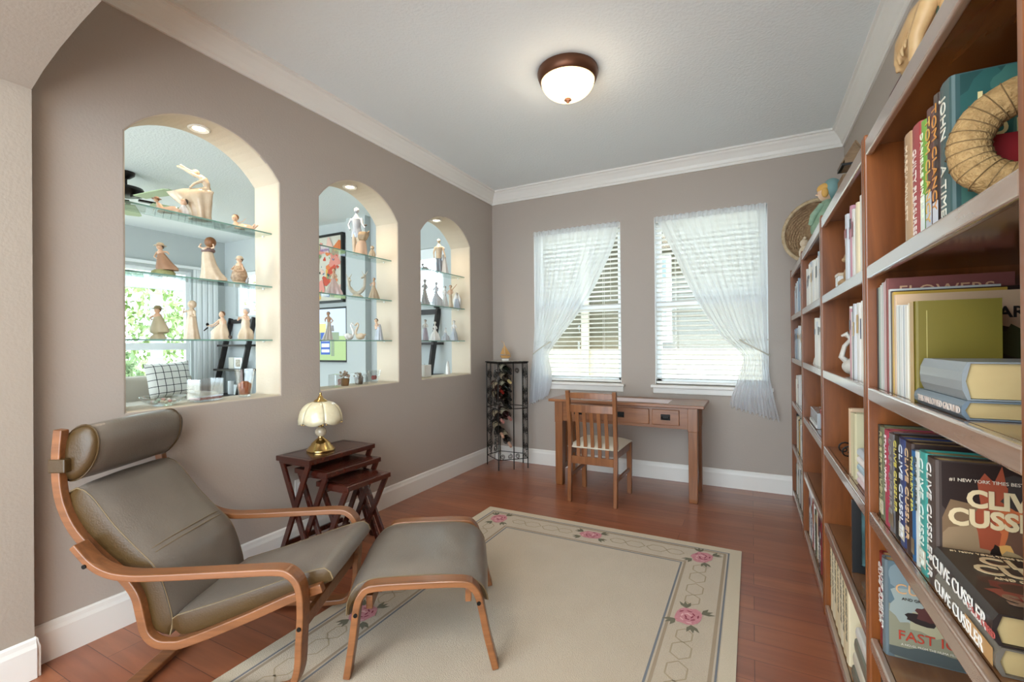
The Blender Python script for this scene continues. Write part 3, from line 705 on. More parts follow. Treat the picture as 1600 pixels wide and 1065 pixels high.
nest('middle dark cherry nesting table, half slid out from under the tallest', -2.37, -2.10, 1.797, 2.223, 0.53)
nest('smallest dark cherry nesting table, slid out farthest into the room', -2.235, -1.98, 1.835, 2.178, 0.46)

cream_glass = mat('cream_glass', 'e9dfc0', 0.25, coat=0.6, var=(40, 'd9cda8', 0.6))
t = thing('table_lamp', 'small brass touch lamp with cream glass panel shade on the tallest nesting table', 'table lamp', (-2.345, 1.965, 0.6008)); t.scale = (1.15, 1.15, 1.15)
obj('base', MB().lathe([(0.070, 0.0), (0.072, 0.006), (0.070, 0.010), (0.063, 0.014), (0.060, 0.022), (0.050, 0.030), (0.047, 0.040), (0.034, 0.052), (0.022, 0.062), (0.014, 0.068), (0.013, 0.078)], 40), brass, t, smooth=True)
obj('ball', MB().ball((0, 0, 0.100), (0.029, 0.029, 0.028), 14), mat('lamp_ceramic', 'd9cdb4', 0.2, coat=0.6, var=(45, 'a08e76', 0.5)), t, smooth=True)
obj('stem', MB().lathe([(0.011, 0.124), (0.015, 0.130), (0.015, 0.175), (0.012, 0.178), (0.008, 0.185), (0.006, 0.28)], 24), brass, t, smooth=True)
shade = MB().lathe([(0.026, 0.262), (0.03, 0.259)], 24, cap=False)
sho = obj('shade_ring', shade, brass, t, smooth=True)
for k in range(6):
    mb = MB(); a0 = k * PI / 3; g = []
    for i in range(9):
        u = i / 8; r = 0.028 + 0.083 * math.sin(u * PI / 2 * 0.98); z = 0.262 - 0.098 * (1 - math.cos(u * PI / 2)) - 0.004 * u
        row = []
        for j in range(9):
            v = j / 8 * 2 - 1; drop = 0.016 * (1 - v * v) * u ** 3
            rr = r + 0.006 * (1 - v * v) * math.sin(u * PI)
            row.append(mb.bm.verts.new((rr * math.cos(a0 + v * 0.53), rr * math.sin(a0 + v * 0.53), z - drop)))
        g.append(row)
    for r0, r1 in zip(g, g[1:]):
        for j in range(8): mb.bm.faces.new((r0[j], r0[j + 1], r1[j + 1], r1[j]))
    p = obj('shade_panel', mb, cream_glass, t, smooth=True); d = p.modifiers.new('solid', 'SOLIDIFY'); d.thickness = 0.003
    for v in (-0.45, 0.45):
        r = 0.111; obj('bead', MB().ball((r * math.cos(a0 + v), r * math.sin(a0 + v), 0.150), 0.0035, 6), brass, p)
obj('finial', MB().lathe([(0.034, 0.262), (0.030, 0.268), (0.016, 0.276), (0.010, 0.290), (0.005, 0.295), (0.007, 0.301), (0.003, 0.308)], 24), brass, t, smooth=True)

# ================================================================== wine rack
def wine_rack():
    ox, oy = -2.22, 4.13
    t = thing('wine_rack', 'tall black wrought iron corner wine rack with a mosaic top', 'wine rack', (ox, oy, 0))
    P = {'A': (-2.435, 4.115), 'B': (-2.212, 3.955), 'C': (-2.098, 4.062), 'D': (-1.998, 4.172), 'E': (-2.13, 4.33), 'F': (-2.40, 4.325)}
    L = lambda k, z: (P[k][0] - ox, P[k][1] - oy, z)
    for k in 'ABCDEF':
        obj('post', MB().tube([L(k, 0.0), L(k, 1.055)], 0.0055, 8), dark_metal, t)
    ring = 'ABCDEF'
    for z in (0.10, 0.60, 1.05):
        mb = MB()
        for a, b in zip(ring, ring[1:] + ring[0]): mb.tube([L(a, z), L(b, z)], 0.004, 6)
        obj('ring_rail', mb, dark_metal, t)
    top = MB(); pts = [(P[k][0] - ox, P[k][1] - oy) for k in ring]; cx = sum(p[0] for p in pts) / 6; cy = sum(p[1] for p in pts) / 6
    big = [(cx + (x - cx) * 1.07, cy + (y - cy) * 1.07) for x, y in pts]
    tp = obj('top', top.prism(big, 1.055, 1.067, 'z'), dark_metal, t, bevel=0.002)
    small = [(cx + (x - cx) * 0.92, cy + (y - cy) * 0.92) for x, y in pts]
    obj('mosaic', MB().prism(small, 1.067, 1.070, 'z'), mat('mosaic', 'b9b4ac', 0.3, var=(70, '6b5e52', 0.25)), tp)
    def scroll(a, b, z, s=1, r=0.026):
        # S scroll lying in the side between two posts
        A = Vector(L(a, z)); B = Vector(L(b, z)); d = (B - A).normalized(); up = Vector((0, 0, 1)); w = (B - A).length
        for side in (0, 1):
            c = A + d * (w * (0.25 if side == 0 else 0.75)); sg = 1 if side == 0 else -1
            pts = []
            for i in range(19):
                u = i / 18; a_ = sg * (-PI / 2 + 3.6 * PI * (1 - u)); rr = r * (0.25 + 0.75 * u); pts.append(c + d * (rr * math.cos(a_)) + up * (rr * math.sin(a_)))
            yield pts
    sides = [('A', 'B'), ('B', 'C'), ('C', 'D'), ('F', 'A'), ('D', 'E')]
    for a, b in sides:
        mb = MB()
        for z in (0.93, 0.76, 0.66, 0.50, 0.36, 0.20) if (a, b) not in (('B', 'C'), ('C', 'D')) else (0.98, 0.13):
            for pts in scroll(a, b, z, r=0.026 if a in 'BC' else 0.05): mb.tube(pts, 0.003, 5)
            A = Vector(L(a, z)); B = Vector(L(b, z))
        for u in (0.32, 0.68) if (a, b) not in (('B', 'C'), ('C', 'D')) else ():
            A = Vector(L(a, 0.1)); B = Vector(L(b, 0.1)); q = A.lerp(B, u); mb.tube([q, q + Vector((0, 0, 0.95))], 0.003, 5)
        obj('scroll_panel', mb, dark_metal, t)
    # bottle cradles
    bots = []
    col = [('1b2218', 0.985, 0.0, 0.0), ('2a2018', 0.895, 0.0, 0.0), ('16160f', 0.81, 0.0, 0.0), ('3b1d16', 0.80, -0.044, -0.08), ('171510', 0.725, 0.0, 0.0), ('2c130f', 0.71, -0.044, -0.08), ('14130e', 0.64, 0.0, 0.0), ('1c0f0e', 0.51, -0.044, -0.08), ('2a0e10', 0.525, 0.0, 0.0), ('12100e', 0.385, -0.044, -0.08), ('191512', 0.28, 0.0, 0.0)]
    names = ['topmost', 'second', 'third', 'fourth', 'fifth', 'sixth', 'seventh', 'eighth', 'ninth', 'tenth', 'lowest']
    caps = ['2a2a2a', 'c9b27c', '20201f', '7a2018', '1a1a1a', '262020', '1d1d1d', 'b98078', 'b07a70', 'c9a088', 'cfa58c']
    order = sorted(range(len(col)), key=lambda i: -col[i][1])
    for rank, i in enumerate(order):
        c, z, du, dv = col[i]
        b = thing('wine_bottle', 'dark wine bottle lying in the iron rack, %s from the top' % names[rank] if rank else 'dark wine bottle lying at the very top inside the iron rack', 'bottle', (-2.252 + du, 4.18 + dv, z), group='bottles in the wine rack')
        tilt = math.radians(-100 - (18 if z < 0.6 else 6))
        b.rotation_euler = (0, math.radians(104 + (8 if z < 0.45 else 0)), math.radians(-42))
        gm = mat('bottle_' + c, c, 0.08, coat=0.8)
        obj('glass', MB().lathe([(0.02, -0.135), (0.036, -0.132), (0.037, -0.12), (0.037, 0.04), (0.034, 0.058), (0.020, 0.080), (0.0145, 0.095), (0.0142, 0.12)], 18), gm, b, smooth=True)
        obj('foil_capsule', MB().lathe([(0.0148, 0.095), (0.0155, 0.10), (0.0155, 0.150), (0.013, 0.155), (0.013, 0.165)], 14), mat('foil_' + caps[i], caps[i], 0.35, metal=0.2), b, smooth=True)
        obj('paper_label', MB().lathe([(0.0376, -0.085), (0.0376, 0.0)], 18, cap=False), mat('bottle_label' + str(i % 2), ['c9bfa5', 'a99a80'][i % 2], 0.6), b, smooth=True)
        a = math.radians(-42)
        mb = MB()
        for s in (-0.06, 0.05):
            pts = []
            Mx = Euler(b.rotation_euler).to_matrix()
            for j in range(20):
                an = 2 * PI * j / 20; v = Mx @ Vector((0.041 * math.cos(an), 0.041 * math.sin(an), s)); pts.append(Vector((-2.252 + du - ox, 4.18 + dv - oy, z)) + v)
            mb.tube(pts, 0.0025, 5, closed=True)
        obj('bottle_cradle', mb, dark_metal, t)
    # little sailing boat
    s = thing('boat_ornament', 'small brass sailing boat ornament on top of the wine rack', 'ornament', (-2.235, 4.15, 1.070), 0.6)
    gold = mat('old_gold', 'a9824f', 0.35, metal=0.8)
    obj('base', MB().box(-0.035, 0.035, -0.018, 0.018, 0, 0.022), white_porc, s, bevel=0.004)
    obj('hull', MB().prism([(-0.055, 0.058), (-0.04, 0.030), (0.035, 0.026), (0.062, 0.052)], -0.014, 0.014, 'y'), gold, s, bevel=0.004)
    obj('mast', MB().tube([(0, 0, 0.04), (-0.012, 0, 0.185)], 0.0025, 6), gold, s)
    m1 = MB(); m1.prism([(0.004, 0.06), (-0.008, 0.165), (0.055, 0.065)], -0.0015, 0.0015, 'y')
    obj('sail', m1, gold, s); m2 = MB(); m2.prism([(-0.008, 0.065), (-0.016, 0.15), (-0.05, 0.07)], -0.0015, 0.0015, 'y'); obj('sail', m2, gold, s)
    obj('pennant', MB().tube([(-0.012, 0, 0.185), (-0.04, 0, 0.205), (-0.03, 0, 0.185)], 0.002, 5), gold, s)
wine_rack()

# ================================================================== writing desk
def desk():
    X0, X1, Y0, Y1, H = -1.600, -0.322, 3.765, 4.215, 0.757
    cx, cy = (X0 + X1) / 2, (Y0 + Y1) / 2
    t = thing('writing_desk', 'long oak mission writing desk with three drawers under the right window', 'desk', (cx, cy, 0))
    hx, hy = (X1 - X0) / 2, (Y1 - Y0) / 2
    obj('desktop', MB().box(-hx, hx, -hy, hy, H - 0.024, H), oak, t, bevel=0.004)
    lx = hx - 0.05; ly = hy - 0.025; w = 0.036
    for sx in (-1, 1):
        for sy in (-1, 1):
            x, y = sx * (lx - w), sy * (ly - w)
            mb = MB(); mb.box(x - w, x + w, y - w, y + w, 0.55, H - 0.024)
            mb.lathe([(0.030 * 1.414, 0.0), (0.033 * 1.414, 0.03), (0.033 * 1.414, 0.55)], 4, (x, y, 0), mtx=Matrix.Translation((x, y, 0)) @ Matrix.Rotation(PI / 4, 4, 'Z') @ Matrix.Translation((-x, -y, 0)))
            obj('leg', mb, oakv, t, bevel=0.003)
        x = sx * (lx - w)
        mb = MB(); mb.box(x - 0.010, x + 0.010, -ly + 2 * w, ly - 2 * w, 0.12, 0.17); mb.box(x - 0.010, x + 0.010, -ly + 2 * w, ly - 2 * w, 0.56, H - 0.024)
        obj('side_rail', mb, oakv, t, bevel=0.002)
        for k in range(5):
            yy = (-ly + 2 * w) + (2 * ly - 4 * w) * (k + 0.5) / 5
            obj('slat', MB().box(x - 0.006, x + 0.006, yy - 0.013, yy + 0.013, 0.17, 0.56), oakv, t)
    obj('back_rail', MB().box(-lx + 2 * w, lx - 2 * w, ly - w - 0.01, ly - w + 0.01, 0.58, H - 0.024), oak, t)
    obj('apron', MB().box(-lx + 2 * w, lx - 2 * w, -ly + 0.014, -ly + 0.03, 0.565, H - 0.024), oak, t)
    for (a, b) in ((-0.475, -0.27), (-0.245, 0.225), (0.25, 0.455)):
        d = obj('drawer', MB().box(a, b, -ly + 0.0, -ly + 0.016, 0.59, 0.712), oak, t, bevel=0.004)
        c = (a + b) / 2
        obj('pull_plate', MB().box(c - 0.036, c + 0.036, -ly - 0.003, -ly, 0.630, 0.676), dark_metal, d, bevel=0.002)
        obj('pull_handle', MB().tube([(c - 0.026, -ly - 0.004, 0.658), (c - 0.026, -ly - 0.014, 0.652), (c - 0.02, -ly - 0.018, 0.640), (c + 0.02, -ly - 0.018, 0.640), (c + 0.026, -ly - 0.014, 0.652), (c + 0.026, -ly - 0.004, 0.658)], 0.0035, 6), dark_metal, d)
    # runner on the desk
    o = obj('desk_runner', MB().box(-0.53, 0.20, -0.125, 0.095, 0, 0.0025), mat('runner_pink', 'dcc9cd', 0.8, var=(14, 'e8dde0', 0.5)), loc=(-0.795, 3.97, H + 0.0003), bevel=0.001)
    tag(o, 'pale pink cloth runner lying on the writing desk', 'table runner')
desk()
def desk_chair():
    t = thing('desk_chair', 'oak slat back chair with a cream fabric seat pulled up to the desk', 'chair', (-1.10, 3.60, 0), 0.0)
    # back posts are nearest the camera, the chair faces the desk
    for s in (-1, 1):
        x = s * 0.182
        path = [(x, -0.165, 0.0), (x * 1.0, -0.150, 0.25), (x, -0.140, 0.43), (x, -0.150, 0.60), (x * 1.02, -0.185, 0.875)]
        mb = MB(); pp = smoothpath(path, 4); R = []
        for p in pp:
            R.append([mb.bm.verts.new((p.x + a, p.y + b, p.z)) for a, b in ((-0.015, -0.019), (0.015, -0.019), (0.015, 0.019), (-0.015, 0.019))])
        for r0, r1 in zip(R, R[1:]):
            for j in range(4): mb.bm.faces.new((r0[j], r0[(j + 1) % 4], r1[(j + 1) % 4], r1[j]))
        mb.bm.faces.new(R[0][::-1]); mb.bm.faces.new(R[-1])
        obj('back_post', mb, oakv, t, bevel=0.004)
        mb = MB(); mb.lathe([(0.017 * 1.414, 0.0), (0.021 * 1.414, 0.42)], 4, (0, 0, 0), mtx=Matrix.Translation((s * 0.195, 0.235, 0)) @ Matrix.Rotation(PI / 4, 4, 'Z'))
        obj('leg', mb, oakv, t, bevel=0.003)
        obj('side_stretcher', MB().bar((s * 0.185, -0.145, 0.20), (s * 0.195, 0.235, 0.20), 0.016, 0.03), oakv, t, bevel=0.002)
        obj('seat_rail', MB().bar((s * 0.184, -0.14, 0.395), (s * 0.195, 0.235, 0.395), 0.022, 0.06), oakv, t, bevel=0.002)
    obj('seat_rail', MB().box(-0.195, 0.195, 0.225, 0.247, 0.365, 0.425), oakv, t, bevel=0.002)
    obj('seat_rail', MB().box(-0.182, 0.182, -0.155, -0.13, 0.30, 0.36), oakv, t, bevel=0.002)
    def crest(z0, z1, y, name, ht=0.0):
        mb = MB(); g = []
        for i in range(9):
            u = i / 4 - 1; yy = y - 0.012 * (1 - u * u); g.append([mb.bm.verts.new((u * 0.172, yy + a, z + (ht * (1 - u * u) if z > z0 + 1e-6 else 0))) for a, z in ((-0.009, z0), (0.009, z0), (0.009, z1), (-0.009, z1))])
        for r0, r1 in zip(g, g[1:]):
            for j in range(4): mb.bm.faces.new((r0[j], r0[(j + 1) % 4], r1[(j + 1) % 4], r1[j]))
        mb.bm.faces.new(g[0][::-1]); mb.bm.faces.new(g[-1])
        return obj(name, mb, oakv, t, bevel=0.003)
    crest(0.815, 0.858, -0.178, 'crest_rail', 0.004); crest(0.705, 0.765, -0.166, 'upper_rail', 0.0); 
    for k in range(5):
        x = -0.115 + k * 0.0575
        mb = MB(); R = []
        for p in smoothpath([(x, -0.142, 0.33), (x, -0.142, 0.45), (x, -0.155, 0.58), (x, -0.176, 0.72)], 4): R.append([mb.bm.verts.new((p.x + a, p.y + b, p.z)) for a, b in ((-0.014, -0.005), (0.014, -0.005), (0.014, 0.005), (-0.014, 0.005))])
        for r0, r1 in zip(R, R[1:]):
            for j in range(4): mb.bm.faces.new((r0[j], r0[(j + 1) % 4], r1[(j + 1) % 4], r1[j]))
        mb.bm.faces.new(R[0][::-1]); mb.bm.faces.new(R[-1]); obj('back_slat', mb, oakv, t)
    mb = MB(); g = []
    for i in range(13):
        u = i / 6 - 1; row = []
        for j in range(13):
            v = j / 6 - 1; wx = 0.205 + 0.01 * (v + 1) / 2; row.append(mb.bm.verts.new((u * wx, 0.055 + v * 0.205, 0.428 + 0.035 * (1 - u ** 6) * (1 - v ** 6) + 0.004)))
        g.append(row)
    for r0, r1 in zip(g, g[1:]):
        for j in range(12): mb.bm.faces.new((r0[j], r0[j + 1], r1[j + 1], r1[j]))
    mb.box(-0.203, 0.203, -0.148, 0.258, 0.424, 0.433)
    st = obj('seat', mb, cloth_cream, t, smooth=True)
desk_chair()

# ================================================================== bookcases
SX, SB = 0.283, 0.632
LEV = [0.05, 0.42, 0.768, 1.112, 1.447]; TOPZ = 1.80
UNITS = [(3.462, 4.352), (2.532, 3.460), (1.617, 2.530), (0.745, 1.615)]
UL = ['farthest wooden bookcase, in the corner beside the right window', 'second wooden bookcase from the window wall', 'third wooden bookcase from the window wall', 'nearest wooden bookcase, at the right edge of the room']
for i, (y0, y1) in enumerate(UNITS):
    cy = (y0 + y1) / 2; t = thing('bookcase', UL[i], 'bookcase', (SX, cy, 0), group='row of open bookcases'); hy = (y1 - y0) / 2; D = SB - SX
    for s in (-1, 1): obj('side_panel', MB().box(0, D, min(s * hy, s * (hy - 0.022)), max(s * hy, s * (hy - 0.022)), 0, 1.815), case_wood, t, bevel=0.005, seg=3)
    obj('back_panel', MB().box(D - 0.008, D - 0.001, -hy + 0.022, hy - 0.022, 0.02, TOPZ - 0.02), case_wood, t)
    obj('plinth', MB().box(0.012, 0.028, -hy + 0.022, hy - 0.022, 0, 0.02), case_wood, t)
    for z in LEV + [TOPZ]:
        ly = hy - 0.0225
        s = obj('shelf', MB().box(0.020, D - 0.009, -ly, ly, z - 0.02, z), case_wood_h, t)
        obj('shelf_edge', MB().box(0.0 + 0.002, 0.0198, -ly, ly, z - (0.036 if z < TOPZ else 0.045), z + 0.001), case_edge_glare, s, bevel=0.005, seg=3)
# ================================================================== books
_bm = {}
def cmat(hexc, rough=0.35, coat=0.3):
    k = 'print_' + hexc
    return mat(k, hexc, 0.42, coat=0.12)
SPX = 0.306     # spines stand a finger in from the shelf edge
def book_parts(parent, th, h, d, col, hard=True, spine=None, pages='page', yk=None):
    """spine at x=0 facing -x, width along y, height along z"""
    c = cmat(col); r = min(th * 0.18, 0.006) if hard else 0.0015; hy = th / 2; ct = 0.0025 if hard else 0.001
    pts = [(d, -hy), (r, -hy), (r * 0.3, -hy + r * 0.45), (0, -hy + r * 1.1), (-r * 0.35 if hard else 0, 0), (0, hy - r * 1.1), (r * 0.3, hy - r * 0.45), (r, hy), (d, hy), (d, hy - ct), (r + ct * 1.4, hy - ct), (r * 0.3 + ct, 0), (r + ct * 1.4, -hy + ct), (d, -hy + ct)]
    if th < 0.009: pts = [(d, -hy), (0, -hy), (0, hy), (d, hy), (d, hy - 0.0008), (0.002, hy - 0.0008), (0.002, -hy + 0.0008), (d, -hy + 0.0008)]
    cv = obj('cover', MB().prism(pts, 0, h, 'z'), spine or c, parent)
    ins = 0.004 if hard else 0.0008
    if th > 0.005:
        obj('page_block', MB().box(r * 0.3 + ct + 0.001, d - ins, -hy + ct, hy - ct, ins, h - ins), paper if pages == 'page' else paperw, parent)
    return cv
def book(label, x, y, z, th, h, d, col, group=None, hard=True, title=None, tcol='e8e0c8', tsize=None, name='book', lean=0.0, pages='page', band=None, tz=0.9):
    t = thing(name, label, 'book' if name != 'magazine' else 'magazine', (x, y, z), 0, group)
    if lean: t.rotation_euler = (lean, 0, 0)
    cv = book_parts(t, th, h, d, col, hard, pages=pages)
    if band: obj('spine_band', MB().box(-0.0022, -0.0016, -th / 2 + 0.003, th / 2 - 0.003, h * band[0], h * band[1]), cmat(band[2]), cv)
    if title:
        s = tsize or th * 0.7
        text('title', title, s, cmat(tcol), t, (-0.0024, s * 0.36, h * tz), (0, 0, -1), (0, -1, 0), sx=0.95, fit=h * tz - 0.012)
    return t
def art(parent, x0, x1, z0, z1, y, blobs, seed=1, flat=None):
    """printed picture made of irregular colour patches on a cover facing -y"""
    rnd = random.Random(seed); cols = []; mb = MB()
    for k, (u, v, ru, rv, c) in enumerate(blobs):
        if c not in cols: cols.append(c)
        mb.mi = cols.index(c); n = 18; ps = []
        for j in range(n):
            a = 2 * PI * j / n; r = 1 + rnd.uniform(-.22, .22)
            uu = min(1, max(0, u + ru * r * math.cos(a))); vv = min(1, max(0, v + rv * r * math.sin(a)))
            ps.append((x0 + (x1 - x0) * uu, y - 0.00006 * (k + 1), z0 + (z1 - z0) * vv))
        mb.quad(*ps)
    return obj('cover_picture', mb, [cmat(c) for c in cols], parent)
ORD = ['first', 'second', 'third', 'fourth', 'fifth', 'sixth', 'seventh', 'eighth', 'ninth', 'tenth', 'eleventh', 'twelfth', 'thirteenth', 'fourteenth', 'fifteenth', 'sixteenth', 'seventeenth', 'eighteenth', 'nineteenth', 'twentieth', 'twenty-first', 'twenty-second', 'twenty-third', 'twenty-fourth', 'twenty-fifth', 'twenty-sixth']
CN = {'d8d6d0': 'white', 'e4e0d6': 'white', 'c9ccd0': 'pale grey', '9fb0bf': 'pale blue', '7f93a8': 'blue', 'b9a58c': 'tan', 'e2d3b0': 'cream', 'cfc7b4': 'ivory', '8f2f3a': 'red', '7a1f22': 'dark red', '24282c': 'black', '4a4f57': 'dark grey', '5e6b4e': 'green', 'c08a96': 'pink', 'a9adb3': 'grey', '8fae9b': 'pale green', '3d4f6e': 'navy blue', 'c8a15a': 'yellow'}
SHN = {5: 'topmost', 4: 'second', 3: 'third', 2: 'fourth', 1: 'lowest'}
CSN = ['farthest', 'second farthest', 'second nearest', 'nearest']
def row(u, lvl, ya, yb, h, cols, seed, w=(0.022, 0.045), hv=0.03, d=(0.15, 0.19), texts=None, grp=True):
    rnd = random.Random(seed); y = ya; z = LEV[lvl - 1] + 0.0005; k = 0
    while True:
        th = rnd.uniform(*w)
        if y - th < yb: break
        c = cols[k % len(cols)] if not isinstance(cols, str) else cols
        hh = h - abs(rnd.gauss(0, hv)) ; hh = max(hh, h * 0.78)
        lab = '%s book, %s from the far end, %s shelf, %s bookcase' % (CN.get(c, 'pale'), ORD[min(k, 25)], SHN[lvl], CSN[u])
        b = book(lab, SPX + rnd.uniform(0, 0.008), y - th / 2, z, th - 0.0006, hh, rnd.uniform(*d), c, group='books on the %s shelf of the %s bookcase' % (SHN[lvl], CSN[u]), hard=th > 0.02, pages='w',
                 band=(rnd.uniform(.55, .7), rnd.uniform(.72, .85), rnd.choice(['3d4f6e', '8f2f3a', '4a4f57', 'c8a15a', 'a9adb3', '24282c'])) if rnd.random() < 0.55 else None,
                 title=rnd.choice(texts) if texts and rnd.random() < 0.7 else None, tcol='4a4f57' if c not in ('24282c', '3d4f6e', '7a1f22', '8f2f3a', '4a4f57') else 'e4e0d6', tsize=th * 0.5, tz=0.5)
        y -= th; k += 1
    return y
WHT = ['d8d6d0', 'e4e0d6', 'c9ccd0', 'd8d6d0', '9fb0bf', 'e4e0d6', 'a9adb3', 'cfc7b4', 'd8d6d0', 'c9ccd0', 'e2d3b0']
BLU = ['9fb0bf', 'c9ccd0', '7f93a8', 'd8d6d0', 'a9adb3', '9fb0bf', 'c9ccd0']
MIX = ['4a4f57', 'd8d6d0', 'c9ccd0', 'a9adb3', 'e2d3b0', '7a1f22', '8f2f3a', 'd8d6d0', '24282c', '5e6b4e', 'cfc7b4', '7a1f22', '24282c', 'e4e0d6', '4a4f57', '7a1f22']
# farthest bookcase
row(0, 5, 4.315, 3.50, 0.255, BLU, 11, w=(0.03, 0.05)); row(0, 4, 4.315, 3.50, 0.25, BLU + WHT, 12, w=(0.03, 0.05))
row(0, 3, 4.30, 3.98, 0.225, ['d8d6d0', 'e4e0d6', 'cfc7b4', 'e4e0d6'], 13, w=(0.05, 0.07))
row(0, 2, 4.315, 3.50, 0.26, ['24282c', 'c8a15a', '5e6b4e', 'cfc7b4', 'd8d6d0', 'e2d3b0', 'c9ccd0'], 14, w=(0.03, 0.05)); row(0, 1, 4.315, 3.50, 0.27, ['5e6b4e', 'd8d6d0', '24282c', 'e2d3b0', 'cfc7b4', 'd8d6d0'], 15, w=(0.03, 0.05))
# second farthest
row(1, 5, 3.430, 2.565, 0.262, WHT, 21, w=(0.028, 0.046)); row(1, 4, 3.075, 2.565, 0.262, WHT, 22, w=(0.028, 0.05)); row(1, 1, 3.425, 2.565, 0.30, MIX, 24, w=(0.026, 0.046), texts=['DAVID BALDACCI', 'PATTERSON', 'FOLLETT', 'A NOVEL'])
# second nearest
row(2, 5, 2.085, 1.650, 0.262, ['d8d6d0', 'c9ccd0', 'a9adb3', 'c08a96', 'd8d6d0', 'cfc7b4', 'e2d3b0', 'e4e0d6', 'c9ccd0', 'd8d6d0'], 31, w=(0.026, 0.044), hv=0.02)
row(2, 4, 2.03, 1.650, 0.255, ['e4e0d6', 'c08a96', 'd8d6d0', '4a4f57', 'c9ccd0', 'e2d3b0', 'd8d6d0', 'e4e0d6'], 32, w=(0.022, 0.044), hv=0.015)
# cream volumes on the lowest shelf
y = 2.500
for k, th in enumerate((0.05, 0.075, 0.06, 0.075, 0.06, 0.06, 0.055)):
    book('tall cream volume, %s from the far end, lowest shelf, second nearest bookcase' % ORD[k], SPX, y - th / 2, LEV[0] + 0.0005, th - 0.0008, 0.318 - 0.004 * k, 0.22, ['e2d3b0', 'e6dcc0', 'ddcba3'][k % 3], group='cream volumes on the lowest shelf', title='CLASSIC HOME', tcol='6e6a58', tsize=0.03, tz=0.93, pages='w'); y -= th
z = LEV[0] + 0.0008
for k, (th, c) in enumerate(((0.05, '6a6b5e'), (0.045, 'cfc7b4'), (0.05, '77786a'), (0.04, 'd8d6d0'))):
    t = thing('book', ['thick grey-green book, bottom of the pile beside the cream volumes', 'pale book, second from the bottom of the pile by the cream volumes', 'grey-green book, second from the top of the pile by the cream volumes', 'white book, topmost of the pile by the cream volumes'][k], 'book', (SPX + 0.004 * k, 1.85, z + th / 2), group='pile of books on the lowest shelf')
    t.rotation_euler = (PI / 2, 0, 0); 
    cv = book_parts(t, th - 0.001, 0.30, 0.21, c, pages='w')
    for ch in t.children: ch.location = (0, 0, -0.15)
    z += th
# second nearest, third shelf: leaning book on an easel, cream books, rolled cloths
Z3 = LEV[2] + 0.0005
for k, (yy, th, hh, c, w_) in enumerate(((2.025, 0.034, 0.232, 'dcbfa0', 'peach'), (1.988, 0.034, 0.222, 'cfc3a0', 'cream'), (1.95, 0.038, 0.225, 'c3bb98', 'sage cream'))):
    b = book('%s old cloth book standing beside the wire easel in the second nearest bookcase' % w_, SPX + 0.003, yy, Z3, th, hh, 0.17, c, group='old cloth books beside the wire easel')
b = thing('book', 'green picture book with gold lettering leaning behind the old cloth books', 'book', (0.36, 1.80, Z3), 0.0)
bp = book_parts(b, 0.014, 0.30, 0.20, '5b6153', hard=True, pages='w')
text('title', 'Rob', 0.055, cmat('d9c692'), b, (0.01, -0.0085, 0.235), (1, 0, 0), (0, 0, 1)); text('title', 'De', 0.055, cmat('d9c692'), b, (0.01, -0.0085, 0.185), (1, 0, 0), (0, 0, 1))
e = thing('book_easel', 'small curled wire book easel standing in the second nearest bookcase', 'easel', (0.335, 2.20, Z3))
for s in (-1, 1):
    pts = [(0.0 + 0.03 * (1 - i / 16) * math.cos(i * 0.5) - 0.01, s * 0.04, 0.045 + 0.03 * (1 - i / 16) * math.sin(i * 0.5) * 1.0) for i in range(17)]
    pts = [(p[0], p[1], max(p[2], 0.003)) for p in pts]
    obj('scroll_arm', MB().tube([(0.09, s * 0.04, 0.10), (0.05, s * 0.04, 0.012), (0.02, s * 0.04, 0.004)] + pts, 0.003, 6), dark_metal, e)
obj('cross_wire', MB().tube([(0.05, -0.04, 0.012), (0.05, 0.04, 0.012)], 0.003, 6), dark_metal, e)
b = thing('picture_card', 'off-white board propped up on the wire easel', 'card', (0.372, 2.20, Z3 + 0.018)); obj('board', MB().prism([(0.0, 0.0), (0.006, 0.0), (0.09, 0.20), (0.084, 0.20)], -0.075, 0.075, 'y'), paperw, b)
z = Z3
for k, (r, c, n) in enumerate(((0.010, 'd9c3c6', 'pink folded napkin at the bottom of the little pile'), (0.010, 'e2d8d8', 'white folded napkin, second from the bottom of the little pile'), (0.013, 'a9bcc6', 'pale blue rolled napkin in the little pile'), (0.011, 'e8e0dc', 'white rolled napkin, second from the top of the little pile'), (0.014, 'c3c9cf', 'grey rolled napkin on top of the little pile'))):
    o = obj('napkin', MB().prism([(r * 1.0 * math.cos(a) * 1.3 + 0.02, z + r + r * math.sin(a)) for a in [2 * PI * i / 12 for i in range(12)]] + [], 1.66, 1.90, 'y') if False else MB().box(0, 0.11, -0.12, 0.12, 0, 2 * r), mat('napkin_' + c, c, 0.9), bevel=r * 0.9, seg=4, loc=(SPX + 0.002, 1.785, z))
    tag(o, n + ' beside the old cloth books', 'napkin', 'pile of napkins in the bookcase'); z += 2 * r + 0.0004
# framed picture on the fourth shelf
t = thing('framed_picture', 'black picture frame leaning at the front of the fourth shelf, second nearest bookcase', 'picture frame', (0.312, 2.02, LEV[1] + 0.0008), math.radians(-4))
w, h = 0.20, 0.255
mb = MB()
for a in ((0, 0.026, 0, h), (w - 0.026, w, 0, h), (0.026, w - 0.026, 0, 0.026), (0.026, w - 0.026, h - 0.026, h)): mb.box(a[0], a[1], -0.009, 0.009, a[2], a[3])
obj('frame', mb, black, t); pm = obj('print', MB().box(0.026, w - 0.026, -0.002, 0.004, 0.026, h - 0.026), mat('print_teal', '5f8487', 0.3, var=(9, '23302a', 0.4)), t)
